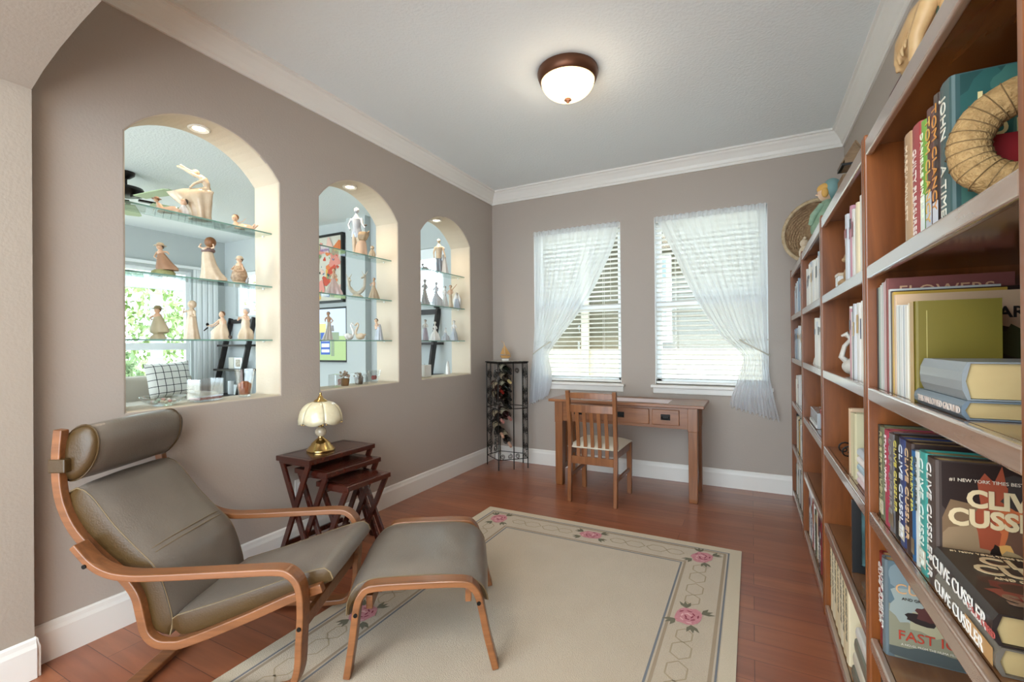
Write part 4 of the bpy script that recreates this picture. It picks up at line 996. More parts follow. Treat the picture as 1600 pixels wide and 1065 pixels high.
# ornaments
def rock(mb, c, r, seed):
    rnd = random.Random(seed); n0 = len(mb.bm.verts); mb.ball(c, r, 10)
    mb.bm.verts.ensure_lookup_table()
    for v in mb.bm.verts[n0:]: v.co += Vector((rnd.uniform(-1, 1), rnd.uniform(-1, 1), rnd.uniform(-1, 1))) * (min(r) if isinstance(r, tuple) else r) * 0.12
def ornament(label, cat, x, y, z, parts, name='ornament', rz=0, group=None, s=1.0):
    t = thing(name, label, cat, (x, y, z), rz, group)
    for k, (pn, m_, prims) in enumerate(parts):
        mb = MB()
        for p in prims:
            if p[0] == 'b': mb.ball(tuple(q * s for q in p[1]), tuple(q * s for q in p[2]), 12)
            elif p[0] == 'l': mb.lathe([tuple(q * s for q in r) for r in p[1]], 20, tuple(q * s for q in (p[2] if len(p) > 2 else (0, 0, 0))), fold=p[3] if len(p) > 3 else 0, fa=p[4] if len(p) > 4 else 0)
            elif p[0] == 't': mb.tube([tuple(q * s for q in r) for r in p[1]], [q * s for q in p[2]] if isinstance(p[2], (list, tuple)) else p[2] * s, 8)
            elif p[0] == 'x': mb.box(*[q * s for q in p[1]])
        obj(pn, mb, m_, t, smooth=True)
    return t
tanr = mat('ornament_tan', 'b8976f', 0.6, var=(30, '8c6d4a', 0.7)); whiter = mat('ornament_white', 'd5d1c8', 0.4, var=(25, 'a8a297', 0.6))
ornament('tan seated teddy bear bookend, topmost shelf, second nearest bookcase', 'ornament', 0.345, 2.135, LEV[4] + 0.0005, [('body', tanr, [('b', (0, 0, 0.042), (0.034, 0.036, 0.042)), ('b', (-0.028, 0.02, 0.016), (0.022, 0.014, 0.014)), ('b', (-0.028, -0.02, 0.016), (0.022, 0.014, 0.014))]), ('head', tanr, [('b', (-0.004, 0, 0.108), (0.028, 0.028, 0.027)), ('b', (0, 0.022, 0.132), (0.009, 0.009, 0.009)), ('b', (0, -0.022, 0.132), (0.009, 0.009, 0.009)), ('b', (-0.028, 0, 0.102), (0.010, 0.011, 0.009))])])
t = thing('small_box', 'small white box at the far front corner of the topmost shelf, second nearest bookcase', 'box', (0.325, 2.235, LEV[4] + 0.0005)); obj('body', MB().box(-0.02, 0.03, -0.035, 0.035, 0, 0.05), white_porc, t, bevel=0.002); obj('lid', MB().box(-0.022, 0.032, -0.037, 0.037, 0.0503, 0.062), ivory, t, bevel=0.002)
ornament('white swan shaped figure beside the books, second shelf of the second nearest bookcase', 'ornament', 0.345, 2.11, LEV[3] + 0.0005, [('body', whiter, [('b', (0, 0, 0.034), (0.045, 0.04, 0.034))]), ('neck', whiter, [('t', [(-0.02, 0, 0.045), (-0.045, 0, 0.07), (-0.035, 0, 0.11), (-0.015, 0, 0.135), (-0.03, 0, 0.155), (-0.045, 0, 0.148)], [0.013, 0.010, 0.008, 0.009, 0.011, 0.004])])])
ornament('little grey pair of figures at the far side, second shelf of the second farthest bookcase', 'ornament', 0.345, 3.18, LEV[3] + 0.0005, [('figures', whiter, [('l', [(0.03, 0), (0.024, 0.03), (0.012, 0.055), (0.005, 0.06)]), ('b', (0, 0, 0.075), (0.018, 0.018, 0.018)), ('l', [(0.026, 0), (0.02, 0.025), (0.01, 0.045), (0.004, 0.05)], (0.0, -0.05, 0)), ('b', (0, -0.05, 0.062), (0.016, 0.016, 0.016))])])
t = thing('storage_jar', 'white lidded jar beside white books on the third shelf of the farthest bookcase', 'jar', (0.38, 3.78, LEV[2] + 0.0005))
obj('body', MB().lathe([(0.05, 0), (0.058, 0.01), (0.06, 0.12), (0.05, 0.14)], 28), white_porc, t, smooth=True); obj('lid', MB().lathe([(0.052, 0.1403), (0.05, 0.155), (0.02, 0.165), (0.012, 0.18), (0.003, 0.185)], 28), white_porc, t, smooth=True)
# glass and red cases on the third shelf of the second farthest bookcase
t = thing('display_case', 'clear plastic display case with a silver edge on the third shelf, second farthest bookcase', 'display case', (0.31, 3.12, LEV[2] + 0.0005))
obj('case', MB().box(0, 0.14, -0.16, 0.16, 0.0, 0.085), mat('case_grey', 'aeb8ba', 0.2, coat=0.7), t, bevel=0.003); obj('base_strip', MB().box(-0.004, -0.0005, -0.16, 0.16, 0.004, 0.02), vinyl, t)
t = thing('red_gift_box', 'red box behind the clear display case, second farthest bookcase', 'box', (0.325, 2.80, LEV[2] + 0.0005)); obj('body', MB().box(0, 0.15, -0.15, 0.15, 0, 0.085), cmat('9c2a30'), t, bevel=0.003); obj('lid', MB().box(-0.003, 0.153, -0.153, 0.153, 0.0853, 0.11), cmat('a83238'), t, bevel=0.003)
ornament('small ivory round ornament at the near side of the fourth shelf, second farthest bookcase', 'ornament', 0.33, 2.60, LEV[1] + 0.0005, [('body', ivory, [('b', (0, 0, 0.02), (0.02, 0.02, 0.02)), ('b', (0, 0, 0.05), (0.014, 0.014, 0.016)), ('b', (0, 0, 0.09), (0.02, 0.018, 0.028))])])

# ------------------------------------------------------------------ nearest bookcase
G1 = 'novels on the topmost shelf of the nearest bookcase'; z5 = LEV[4] + 0.0005
book('tan spined novel at the far end of the topmost shelf, beside the red one', SPX, 1.294, z5, 0.052, 0.243, 0.16, 'b08d68', G1, title='MARCIA WILLETT', tcol='d9c4a8', tsize=0.022)
b = book('red novel with white title GUILTY PLEASURES on the topmost shelf', SPX, 1.236, z5, 0.056, 0.238, 0.16, '9e3a3c', G1, title='GUILTY PLEASURES', tcol='e6d6cc', tsize=0.030, tz=0.80)
book('thin lime green spined novel beside the red GUILTY PLEASURES one', SPX, 1.190, z5, 0.030, 0.228, 0.155, '6f9a3a', G1, title='DANIELLE BINGLER', tcol='e6efd0', tsize=0.021, band=(0.02, 0.35, 'd8e0d8'))
book('novel with orange lettering on a dark spine, next to the lime green one', SPX, 1.155, z5, 0.036, 0.236, 0.16, '5a3a34', G1, title='TOM CLANCY', tcol='d2a64c', tsize=0.033, band=(0.03, 0.32, 'b9bcc4'), tz=0.93)
book('dark novel with orange author lettering, next to the teal covered one', SPX, 1.119, z5, 0.033, 0.246, 0.16, '3a2c28', G1, title='TOM CLANCY', tcol='cf8a3c', tsize=0.032, band=(0.02, 0.2, 'c9cbd2'), tz=0.93)
b = book('large novel with a teal cloudy cover and gold lettering, behind the straw wreath', SPX, 1.074, z5, 0.055, 0.246, 0.165, '35504f', G1, title='JOHN     A TIME', tcol='ded9c8', tsize=0.032)
art(b, 0.012, 0.163, 0.002, 0.244, -0.0278, [(.5, .5, .9, .9, '1f423f'), (.25, .75, .3, .25, '28534e'), (.7, .7, .3, .3, '152c2f'), (.35, .35, .3, .3, '2f5c54'), (.8, .25, .25, .25, '1c3637'), (.55, .9, .3, .1, '3c665c'), (.9, .9, .15, .2, '121f24'), (.1, .2, .12, .3, '426b60'), (.5, .55, .08, .2, '4a6f64')], 3)
text('title', 'JOHN', 0.052, cmat('d8c48c'), b, (0.030, -0.0296, 0.172), (1, 0, 0), (0, 0, 1), bold=0.0004); text('title', 'GRISHAM', 0.062, cmat('d8c48c'), b, (0.010, -0.0296, 0.112), (1, 0, 0), (0, 0, 1), sx=0.8)
# straw wreath
def wreath():
    t = thing('straw_wreath', 'straw wreath wrapped with thin twine, leaning on the novels of the topmost shelf', 'wreath', (0.373, 0.965, z5 + 0.0985), 0)
    t.rotation_euler = (math.radians(-5), 0, math.radians(-24))
    R, r = 0.068, 0.0275; mb = MB(); n, m_ = 64, 18; rings = []
    for i in range(n):
        a = 2 * PI * i / n; g = 1 - 0.05 * max(0, 1 - abs(((i * 28 / n) % 1) - .5) * 6) ; ring = []
        for j in range(m_):
            b = 2 * PI * j / m_; rr = R + r * g * math.cos(b) * (1 + 0.03 * math.sin(9 * a + 3 * b)); ring.append(mb.bm.verts.new((rr * math.cos(a), 0.9 * r * g * math.sin(b), rr * math.sin(a))))
        rings.append(ring)
    for i in range(n):
        for j in range(m_): mb.bm.faces.new((rings[i][j], rings[i][(j + 1) % m_], rings[(i + 1) % n][(j + 1) % m_], rings[(i + 1) % n][j]))
    obj('straw_ring', mb, mat('straw', '8f6f42', 0.75, wood=('b08e5c', (60, 60, 60)), bump=(200, 0.6)), t, smooth=True)
    mb = MB()
    for i in range(28):
        a = 2 * PI * (i + 0.5) / 28; pts = []
        for j in range(12):
            b = 2 * PI * j / 12; rr = R + (r + 0.0008) * math.cos(b); aa = a + 0.05 * math.sin(b * 0.5); pts.append((rr * math.cos(aa), 0.9 * (r + 0.0008) * math.sin(b), rr * math.sin(aa)))
        mb.tube(pts, 0.0008, 4, closed=True)
    o = obj('twine', mb, mat('twine', '6e5634', 0.8), t); o['kind'] = 'stuff'
wreath()
b = thing('book', 'small red paperback with white lettering seen through the straw wreath', 'book', (0.346, 1.032, z5), math.radians(0), G1)
book_parts(b, 0.016, 0.125, 0.10, '8f1f24', hard=False)
text('title', 'I L E E', 0.022, cmat('e4dcd0'), b, (0.008, -0.0088, 0.05), (1, 0, 0.35), (-0.35, 0, 1))

# second shelf: thin books, FLOWERS, olive book, flat books
G2 = 'thin books on the second shelf of the nearest bookcase'; z4 = LEV[3] + 0.0005
y = 1.588
for k, (th, hh, c, n, dd) in enumerate(((0.020, 0.272, '1e1e1c', 'black', .2), (0.020, 0.272, '9fb5aa', 'pale sea green', .2), (0.018, 0.276, 'd5d8d2', 'white', .2), (0.017, 0.280, 'c2c8c4', 'pale grey', .2), (0.018, 0.280, 'c8a3a6', 'pink', .2), (0.012, 0.283, 'd8d0c8', 'off-white', .2))):
    book('thin %s book, %s from the far end, second shelf, nearest bookcase' % (n, ORD[k]), SPX, y - th / 2, z4, th - 0.001, hh, dd, c, G2, hard=False, pages='w'); y -= th
b = book('tall wide dusty rose book titled FLOWERS on the second shelf', SPX - 0.002, y - 0.009, z4, 0.016, 0.285, 0.232, '7c4540', G2)
text('title', 'FLOWERS', 0.036, cmat('d2a57e'), b, (0.022, -0.0092, 0.240), (1, 0, 0), (0, 0, 1), sx=1.12); y -= 0.018
for (th, hh, c, n, dd) in ((0.018, 0.256, 'c9c9c4', 'thin pale magazine just nearer than the FLOWERS book', 0.20), (0.014, 0.250, '2a1712', 'thin dark brown book just nearer than the FLOWERS book', 0.27), (0.016, 0.246, 'bf9a3e', 'thin yellow spined book on the second shelf of the nearest bookcase', 0.20)):
    book(n, SPX, y - th / 2, z4, th - 0.001, hh, dd, c, G2, hard=False, pages='w'); y -= th
b = book('wide peach magazine with a garden photo and the word YEAR on its cover', SPX, y - 0.010, z4, 0.017, 0.238, 0.30, 'cfae8c', G2, hard=False, pages='w'); y -= 0.020
text('title', 'YEAR!', 0.034, cmat('1c1a18'), b, (0.140, -0.0095, 0.178), (1, 0, 0), (0, 0, 1), bold=0.0008)
art(b, 0.145, 0.298, 0.004, 0.165, -0.0087, [(.5, .4, .6, .6, '3b3a2c'), (.4, .75, .25, .2, '46502f'), (.75, .8, .2, .2, '2c3322'), (.6, .5, .15, .12, 'b5552f'), (.4, .3, .15, .1, 'c9b9a8'), (.75, .3, .12, .12, '2a1d16'), (.55, .15, .3, .1, '7c6a54')], 8)
for k, (th, hh, c, n) in enumerate(((0.017, 0.212, 'd6d6cf', 'white'), (0.018, 0.210, 'bfc3c0', 'grey'), (0.018, 0.209, 'dcdcd8', 'bright white'), (0.016, 0.208, 'b5b9bc', 'bluish grey'), (0.022, 0.206, 'e0ddd2', 'cream white'))):
    book('short thin %s booklet between peach magazine and olive book, %s from far end' % (n, ORD[k]), SPX, y - th / 2, z4, th - 0.001, hh, 0.15, c, G2, hard=False, pages='w'); y -= th
b = book('worn olive green cloth book standing in front of the white booklets', SPX - 0.004, 1.252, z4, 0.030, 0.210, 0.132, '6f6220', G2, band=(0.0, 1.0, 'b08e50'))
obj('hinge_wear', MB().box(0.018, 0.0195, -0.0160, -0.0152, 0.01, 0.19), cmat('a8995a'), b)
b = book('cream book standing between the white booklets and the olive book', SPX - 0.002, 1.284, z4, 0.028, 0.209, 0.14, 'd8cfb8', G2)
def flatbook(label, x, yc, z, th, L, d, col, group, title=None, tcol='dddddd', ts=None, tx=0.08):
    """lies on its side, spine towards the aisle, foot end towards the camera"""
    t = thing('book', label, 'book', (x, yc, z), 0, group)
    c = cmat(col); r = 0.006; hz = th
    pts = [(d, 0), (r, 0), (0, hz * .25), (-0.001, hz * .5), (0, hz * .75), (r, hz), (d, hz), (d, hz - 0.0025), (r + .004, hz - 0.0025), (0.004, hz * .5), (r + .004, 0.0025), (d, 0.0025)]
    cv = obj('cover', MB().prism(pts, -L / 2, L / 2, 'y'), c, t)
    obj('page_block', MB().box(0.006, d - 0.004, -L / 2 + 0.005, L / 2 - 0.005, 0.003, hz - 0.003), paper, t)
    if title:
        s = ts or th * 0.6; text('title', title, s, cmat(tcol), t, (-0.0022, L / 2 - tx * L, th / 2 - s * 0.35), (0, -1, 0), (0, 0, 1))
    return t
fb = flatbook('grey-blue book THIS HALLOWED GROUND lying flat under the thick one on the second shelf', 0.300, 1.115, z4, 0.030, 0.243, 0.165, '66737d', G2, 'THIS HALLOWED GROUND', 'cdbcb0', 0.017, 0.12)
fb = flatbook('very thick silvery book lying flat on top of the grey-blue one', 0.303, 1.105, z4 + 0.0305, 0.062, 0.210, 0.16, '868b8c', G2)
# third shelf
G3 = 'thrillers on the third shelf of the nearest bookcase'; z3 = LEV[2] + 0.0005
spec = [(0.018, .244, '2b2a20', 'dark olive', None, '', .02), (0.048, .244, '6f745a', 'mossy grey', 'ROBERT LUDLUM', 'b5b083', .03), (0.045, .243, 'a63a50', 'raspberry red', 'STUART WHITE', 'e6d9d9', .022), (0.05, .242, '6d6a6c', 'grey', 'LOST EMPIRE', '8f8a86', .034), (0.042, .246, '1f1c1a', 'black and yellow', 'CLIVE CUSSLER', 'cdbf5a', .027),
        (0.050, .246, '34406e', 'royal blue', 'CLIVE CUSSLER', 'd8dce2', .034), (0.044, .247, '3a2a26', 'brown black', 'CLIVE CUSSLER', 'd8b48a', .032), (0.026, .236, '2d5d8a', 'bright blue', 'THE SILENT SEA', 'c8bf6a', .018), (0.026, .240, 'c9ccc6', 'white', 'CLIVE CUSSLER', '3b4440', .018), (0.048, .247, '3f948c', 'turquoise', 'CLIVE CUSSLER', 'd9e3da', .036)]
y = 1.589
for k, (th, hh, c, n, ti, tc_, ts) in enumerate(spec):
    book('%s spined thriller, %s from the far end, third shelf, nearest bookcase' % (n, ORD[k]), SPX, y - th / 2, z3, th - 0.001, hh, 0.16, c, G3, title=ti, tcol=tc_ or 'ffffff', tsize=ts, band=(0.06, 0.2, ['8a9a80', 'c9c3b0', '51688a', '7a6a54'][k % 4]) if k % 2 else None, tz=0.95); y -= th
b = book('thriller with a fiery brown cover and big cream lettering facing the camera', SPX, y - 0.024, z3, 0.046, 0.246, 0.165, '453832', G3, title='CLIVE CUSSLER JR', tcol='e2ddd6', tsize=0.034, tz=0.96)
art(b, 0.010, 0.163, 0.002, 0.244, -0.0233, [(.5, .8, .7, .35, '2a1a14'), (.5, .35, .8, .4, '7a5f44'), (.2, .35, .3, .18, '93785a'), (.5, .6, .2, .35, '9c4a30'), (.62, .55, .12, .2, 'c4683c'), (.75, .8, .2, .15, '3c3430'), (.8, .4, .22, .2, '6a4a3a'), (.55, .32, .1, .1, 'd9a25a'), (.6, .22, .16, .14, 'a88f68'), (.48, .3, .05, .1, '241812'), (.75, .28, .06, .03, '1c120e'), (.35, .22, .05, .03, '3a261a'), (.62, .1, .3, .08, '8a7350')], 5)
text('title', 'CLIVE', 0.043, cmat('dcc49a'), b, (0.044, -0.0252, 0.166), (1, 0, 0), (0, 0, 1), bold=0.0018, sx=0.95); text('title', 'CUSSLER', 0.043, cmat('dcc49a'), b, (0.018, -0.0252, 0.130), (1, 0, 0), (0, 0, 1), bold=0.0018, sx=0.95)
text('title', '#1 NEW YORK TIMES BESTSELLING AUTHOR', 0.0085, cmat('dccdb8'), b, (0.020, -0.0252, 0.210), (1, 0, 0), (0, 0, 1))
cu1 = flatbook('lower thriller lying flat at the front of the third shelf, pale sandy spine', 0.302, 1.012, z3, 0.040, 0.243, 0.165, '6b6358', G3, 'CLIVE CUSSLER', 'e6e2da', 0.030, 0.02)
obj('spine_band', MB().box(-0.0019, -0.0013, -0.115, -0.02, 0.008, 0.034), cmat('b58a56'), cu1)
cu2 = flatbook('upper thriller lying flat with a black and red cover and big cream lettering', 0.300, 1.015, z3 + 0.0405, 0.045, 0.243, 0.165, '2b211e', G3, 'CLIVE CUSSLER', 'e6e2da', 0.033, 0.02)
text('title', 'SEA OF GREED', 0.014, cmat('b0524a'), cu2, (-0.0022, -0.042, 0.012), (0, -1, 0), (0, 0, 1))
mb = MB(); rnd = random.Random(4); cl = ['6e1f1c', '8c3a2c', '3a1512']
for k in range(7):
    cx_, cy_, mi = rnd.uniform(.04, .13), rnd.uniform(-.06, .03), k % 3; mb.mi = mi
    mb.quad(*[(cx_ + .03 * rnd.uniform(.6, 1.1) * math.cos(2 * PI * j / 11), cy_ + .022 * rnd.uniform(.6, 1.1) * math.sin(2 * PI * j / 11), 0.0452 + 0.00005 * k) for j in range(11)])
obj('cover_picture', mb, [cmat(c) for c in cl], cu2)
for tx_, s_, px_, py_ in (('#1 NEW YORK TIMES BESTSELLING AUTHOR', 0.009, 0.02, 0.105), ('CLIVE', 0.050, 0.050, 0.062), ('CUSSLER', 0.050, 0.030, 0.022), ('AND GRAHAM BROWN', 0.012, 0.045, 0.004), ('SEA OF', 0.046, 0.03, -0.085)):
    text('title', tx_, s_, cmat('dcc49a' if tx_ != 'SEA OF' else '8a6a54'), cu2, (px_, py_, 0.0462), (1, 0, 0), (0, 1, 0), bold=0.0012 if s_ > 0.04 else 0)
# fourth shelf
z2 = LEV[1] + 0.0005; G4 = 'thrillers on the fourth shelf of the nearest bookcase'
book('dark red spined thriller at the far end of the fourth shelf, nearest bookcase', SPX, 1.574, z2, 0.034, 0.246, 0.16, '7a2420', G4, title='CLIVE CUSSLER', tcol='e2ddd6', tsize=0.026)
b = book('thriller titled FAST ICE with a stormy grey blue cover on the fourth shelf', SPX - 0.002, 1.538, z2, 0.035, 0.248, 0.165, '5d6a70', G4, title='CLIVE CUSSLER', tcol='e2ddd6', tsize=0.026)
art(b, 0.008, 0.163, 0.002, 0.246, -0.0178, [(.5, .8, .7, .3, '5b7078'), (.5, .3, .8, .35, '8a8770'), (.3, .55, .3, .2, '97a09a'), (.75, .6, .25, .2, '4d6478'), (.2, .85, .2, .12, '7c8c90'), (.55, .42, .3, .13, 'a9a284'), (.45, .44, .22, .06, '2b2220'), (.5, .50, .15, .07, '55302c'), (.9, .45, .1, .08, '231d1e'), (.5, .06, .6, .07, '4c5352')], 6)
for tx_, s_, px_, pz_, c_ in (('CLIVE', 0.034, 0.045, 0.205, 'd8a878'), ('CUSSLER', 0.036, 0.020, 0.168, 'd8a878'), ('AND GRAHAM BROWN', 0.010, 0.034, 0.152, '3c3630'), ('FAST ICE', 0.034, 0.025, 0.050, 'b8402e'), ('A NOVEL FROM THE NUMA FILES', 0.0075, 0.032, 0.036, 'd8d0c0')):
    text('title', tx_, s_, cmat(c_), b, (px_, -0.0202, pz_), (1, 0, 0), (0, 0, 1), bold=0.0012 if s_ > 0.04 else 0)
G5 = 'books on the lowest shelf of the nearest bookcase'; z1 = LEV[0] + 0.0005
for k, (yy, th, c, n) in enumerate(((1.570, 0.04, '2b1a16', 'dark brown'), (1.528, 0.04, '8a8478', 'stone grey'), (1.485, 0.04, '3a3f46', 'charcoal'))):
    book('%s book, %s from the far end, lowest shelf, nearest bookcase' % (n, ORD[k]), SPX, yy, z1, th, 0.30 - 0.01 * k, 0.18, c, G5)

# ------------------------------------------------------------------ on top of the bookcases
TZ = TOPZ + 0.0015
def wicker():
    t = thing('wicker_basket', 'large round wicker basket standing on edge on top of the farthest bookcases', 'basket', (0.415, 4.00, 1.817 + 0.232))
    t.rotation_euler = (math.radians(90), 0, math.radians(-30))
    wk = mat('wicker', '7d5f42', 0.8, wood=('b59873', (9, 9, 120)), bump=(90, 0.9)); rimm = mat('wicker_rim', 'c6b394', 0.75, wood=('a88f6b', (40, 40, 40)), bump=(120, 0.5))
    R = 0.215; n = 64; mb = MB(); rings = []
    prof = [(0.02, -0.13), (0.08, -0.127), (0.13, -0.112), (0.17, -0.08), (0.20, -0.035), (R, 0.0)]
    pr = [(p.x, p.y) for p in resamp(sp2(prof, 5), 26)]
    for i, (r, z) in enumerate(pr):
        ring = []
        for j in range(n):
            a = 2 * PI * j / n; w = 1 + 0.016 * ((1 if (j // 2 + i) % 2 else -1)); ring.append(mb.bm.verts.new((r * w * math.cos(a), r * w * math.sin(a), z)))
        rings.append(ring)
    for r0, r1 in zip(rings, rings[1:]):
        for j in range(n): mb.bm.faces.new((r0[j], r0[(j + 1) % n], r1[(j + 1) % n], r1[j]))
    mb.bm.faces.new(rings[0])
    o = obj('woven_bowl', mb, wk, t, smooth=False); d = o.modifiers.new('solid', 'SOLIDIFY'); d.thickness = 0.006
    obj('rim', MB().tube([((R + 0.004) * math.cos(2 * PI * j / 60), (R + 0.004) * math.sin(2 * PI * j / 60), 0.002 + 0.002 * math.sin(j * 2.6)) for j in range(60)], 0.014, 10, closed=True), rimm, t, smooth=True)
wicker()
ornament('small cream plush figure sitting inside the opening of the wicker basket', 'ornament', 0.33, 3.74, TZ, [('body', ivory, [('b', (0, 0, 0.05), (0.035, 0.04, 0.05)), ('b', (0, 0.0, 0.115), (0.028, 0.03, 0.03))]), ('ears', ivory, [('b', (0, 0.022, 0.145), (0.01, 0.01, 0.012)), ('b', (0, -0.022, 0.145), (0.01, 0.01, 0.012))])], name='plush_figure')
grn = mat('doll_green', '6f8b74', 0.7, var=(40, '89a088', 0.6)); teal = mat('doll_teal', '6f8f8c', 0.7)
ornament('small doll with a teal hood and blond hair sitting on top of the bookcases', 'doll', 0.36, 2.86, TZ, [('dress', grn, [('l', [(0.075, 0), (0.078, 0.03), (0.062, 0.09), (0.04, 0.14), (0.028, 0.165), (0.01, 0.17)], (0, 0, 0), 8, 0.06), ('t', [(-0.03, 0.02, 0.14), (-0.06, 0.05, 0.09), (-0.07, 0.03, 0.05)], [0.018, 0.016, 0.012]), ('t', [(-0.03, -0.02, 0.14), (-0.07, -0.02, 0.09), (-0.08, 0.0, 0.05)], [0.018, 0.016, 0.012])]), ('head', skin_porc, [('b', (-0.012, 0, 0.205), (0.038, 0.038, 0.042)), ('b', (-0.052, 0, 0.2), (0.006, 0.005, 0.005))]), ('hair', mat('doll_hair', 'c99a4e', 0.7), [('b', (-0.012, 0, 0.226), (0.040, 0.041, 0.030)), ('b', (-0.02, 0.034, 0.20), (0.016, 0.012, 0.026)), ('b', (-0.02, -0.034, 0.20), (0.016, 0.012, 0.026))]), ('hood', teal, [('b', (0.014, 0, 0.222), (0.044, 0.050, 0.054))])], name='hooded_doll')
t = thing('birdhouse', 'small wooden birdhouse with a dark roof edge on top of the bookcases', 'birdhouse', (0.37, 2.28, TZ), math.radians(0))
bw = mat('weathered_wood', '8a6f52', 0.8, wood=('6b543d', (10, 10, 60)))
obj('stand', MB().box(-0.045, 0.045, -0.06, 0.06, 0, 0.10), bw, t, bevel=0.002); obj('post', MB().box(-0.012, 0.012, -0.016, 0.016, 0.10, 0.135), vinyl, t)
obj('house', MB().prism([(-0.035, 0.135), (0.035, 0.135), (0.035, 0.165), (0, 0.225), (-0.035, 0.165)], -0.045, 0.045, 'y'), bw, t)
mb = MB(); mb.prism([(-0.047, 0.150), (-0.044, 0.146), (0.002, 0.226), (-0.001, 0.230)], -0.050, 0.050, 'y'); obj('roof', mb, bw, t); mb = MB(); mb.prism([(0.047, 0.150), (0.044, 0.146), (-0.001, 0.224), (0.002, 0.229)], -0.050, 0.050, 'y'); obj('roof', mb, bw, t); obj('eave_board', MB().box(-0.047, 0.047, -0.052, 0.052, 0.136, 0.1445), black, t)
def frame_on_top(label, x, y0, y1, h, fm, inner):
    t = thing('framed_picture', label, 'picture frame', (x, (y0 + y1) / 2, TZ)); t.rotation_euler = (0, math.radians(7), 0); w = (y1 - y0) / 2
    mb = MB()
    for a in ((-w, -w + 0.045, 0, h), (w - 0.045, w, 0, h), (-w + 0.045, w - 0.045, 0, 0.035), (-w + 0.045, w - 0.045, h - 0.035, h)): mb.box(-0.018, 0.012, a[0], a[1], a[2], a[3])
    obj('frame', mb, fm, t); obj('picture', MB().box(-0.003, 0.003, -w + 0.045, w - 0.045, 0.035, h - 0.035), inner, t)
frame_on_top('tall picture frame with a mahogany edge standing on top of the bookcases', 0.485, 2.04, 2.46, 0.475, mat('mahogany', '5b241c', 0.4), mat('matboard', 'e3ddd2', 0.6))
frame_on_top('smaller dark edged picture frame behind the mahogany one on top of the bookcases', 0.500, 2.565, 2.77, 0.50, mat('pewter', '5c5c62', 0.4, metal=0.5), mat('matboard2', 'c9c9c9', 0.6))
def elf():
    t = thing('elf_figurine', 'resin elf figure in tan robe and green leaf cap on top of the bookcases', 'figurine', (0.40, 1.45, 1.817), math.radians(-90)); t.scale = (0.75, 0.75, 0.75)
    tanc = mat('resin_tan', 'b08858', 0.5, var=(18, 'c9a878', 0.6)); red = mat('resin_red', 'a02a26', 0.4); grnl = mat('resin_green', '5f8a2e', 0.5); sk = mat('resin_skin', 'c98f72', 0.5)
    # x along the shelf (x = +towards far end), y across
    mb = MB(); mb.tube([(-0.16, 0, 0.19), (-0.18, 0, 0.23), (-0.14, 0, 0.27), (-0.05, 0, 0.31), (0.03, 0, 0.33)], [0.05, 0.07, 0.075, 0.06, 0.03], 16)
    for k in range(5): mb.tube([(-0.17 + 0.035 * k, -0.060, 0.19 + 0.01 * k), (-0.17 + 0.035 * k, -0.066, 0.23), (-0.15 + 0.035 * k, -0.04, 0.30)], 0.007, 6)
    obj('robe', mb, tanc, t, smooth=True, remesh=0.005)
    mb = MB(); mb.tube([(-0.20, 0.02, 0.0), (-0.19, 0.02, 0.08), (-0.15, 0.01, 0.16)], [0.028, 0.024, 0.03], 10); mb.tube([(-0.11, -0.03, 0.0), (-0.12, -0.02, 0.08), (-0.13, 0, 0.16)], [0.028, 0.024, 0.03], 10); obj('trousers', mb, mat('resin_grey', '77726a', 0.6), t, smooth=True)
    mb = MB(); mb.tube([(0.01, -0.02, 0.31), (0.0, -0.05, 0.22), (-0.02, -0.05, 0.15)], [0.028, 0.022, 0.017], 10); mb.tube([(0.01, 0.02, 0.31), (0.02, 0.05, 0.22), (0.0, 0.05, 0.15)], [0.028, 0.022, 0.017], 10); obj('sleeves', mb, tanc, t, smooth=True)
    mb = MB(); mb.ball((0.055, 0, 0.36), (0.035, 0.034, 0.038), 12); mb.ball((0.088, 0, 0.355), (0.010, 0.008, 0.008), 8); mb.ball((0.05, 0.037, 0.362), (0.006, 0.012, 0.012), 8); mb.ball((0.05, -0.037, 0.362), (0.006, 0.012, 0.012), 8); obj('head', mb, sk, t, smooth=True)
    mb = MB(); mb.lathe([(0.04, 0.375), (0.042, 0.385), (0.03, 0.41), (0.012, 0.43, -0.015, 0), (0.003, 0.45, -0.03, 0)], 16, (0.05, 0, 0), fold=6, fa=0.1); obj('leaf_cap', mb, grnl, t, smooth=True)
    mb = MB(); mb.ball((-0.02, 0.0, 0.125), (0.045, 0.06, 0.035), 12); mb.box(-0.05, 0.02, -0.05, 0.05, 0.0, 0.10); obj('red_toadstool', mb, red, t, smooth=True)
    mb = MB(); mb.tube([(-0.03, 0.0, 0.14), (0.03, 0.0, 0.34)], 0.004, 6); obj('stick', mb, mat('resin_dark_green', '3b4a3a', 0.5), t)
elf()
# ================================================================== glass shelves and figurines in the niches
GX0, GX1 = -2.715, -2.562
GZ = [1.28, 1.60, 1.92]
AN = ['nearest', 'middle', 'farthest']; LN = ['lower', 'middle', 'upper']
for i, (a, b) in enumerate(ARCH):
    for k, z in enumerate(GZ):
        t = thing('glass_shelf', '%s clear glass shelf in the %s arched niche' % (LN[k], AN[i]), 'glass shelf', ((GX0 + GX1) / 2, (a + b) / 2, z - 0.009), group='glass shelves in the niches')
        hx, hy = (GX1 - GX0) / 2, (b - a) / 2 - 0.001
        obj('pane', MB().box(-hx, hx, -hy, hy, 0, 0.009), glass_shelf, t)
        obj('polished_edge', MB().box(hx + 0.0002, hx + 0.0012, -hy, hy, 0.0008, 0.0082), glass_edge, t)
        for s in (-1, 1): obj('clip', MB().box(-0.006, 0.006, min(s * hy, s * (hy - 0.008)), max(s * hy, s * (hy - 0.008)), -0.006, -0.0005), vinyl, t)

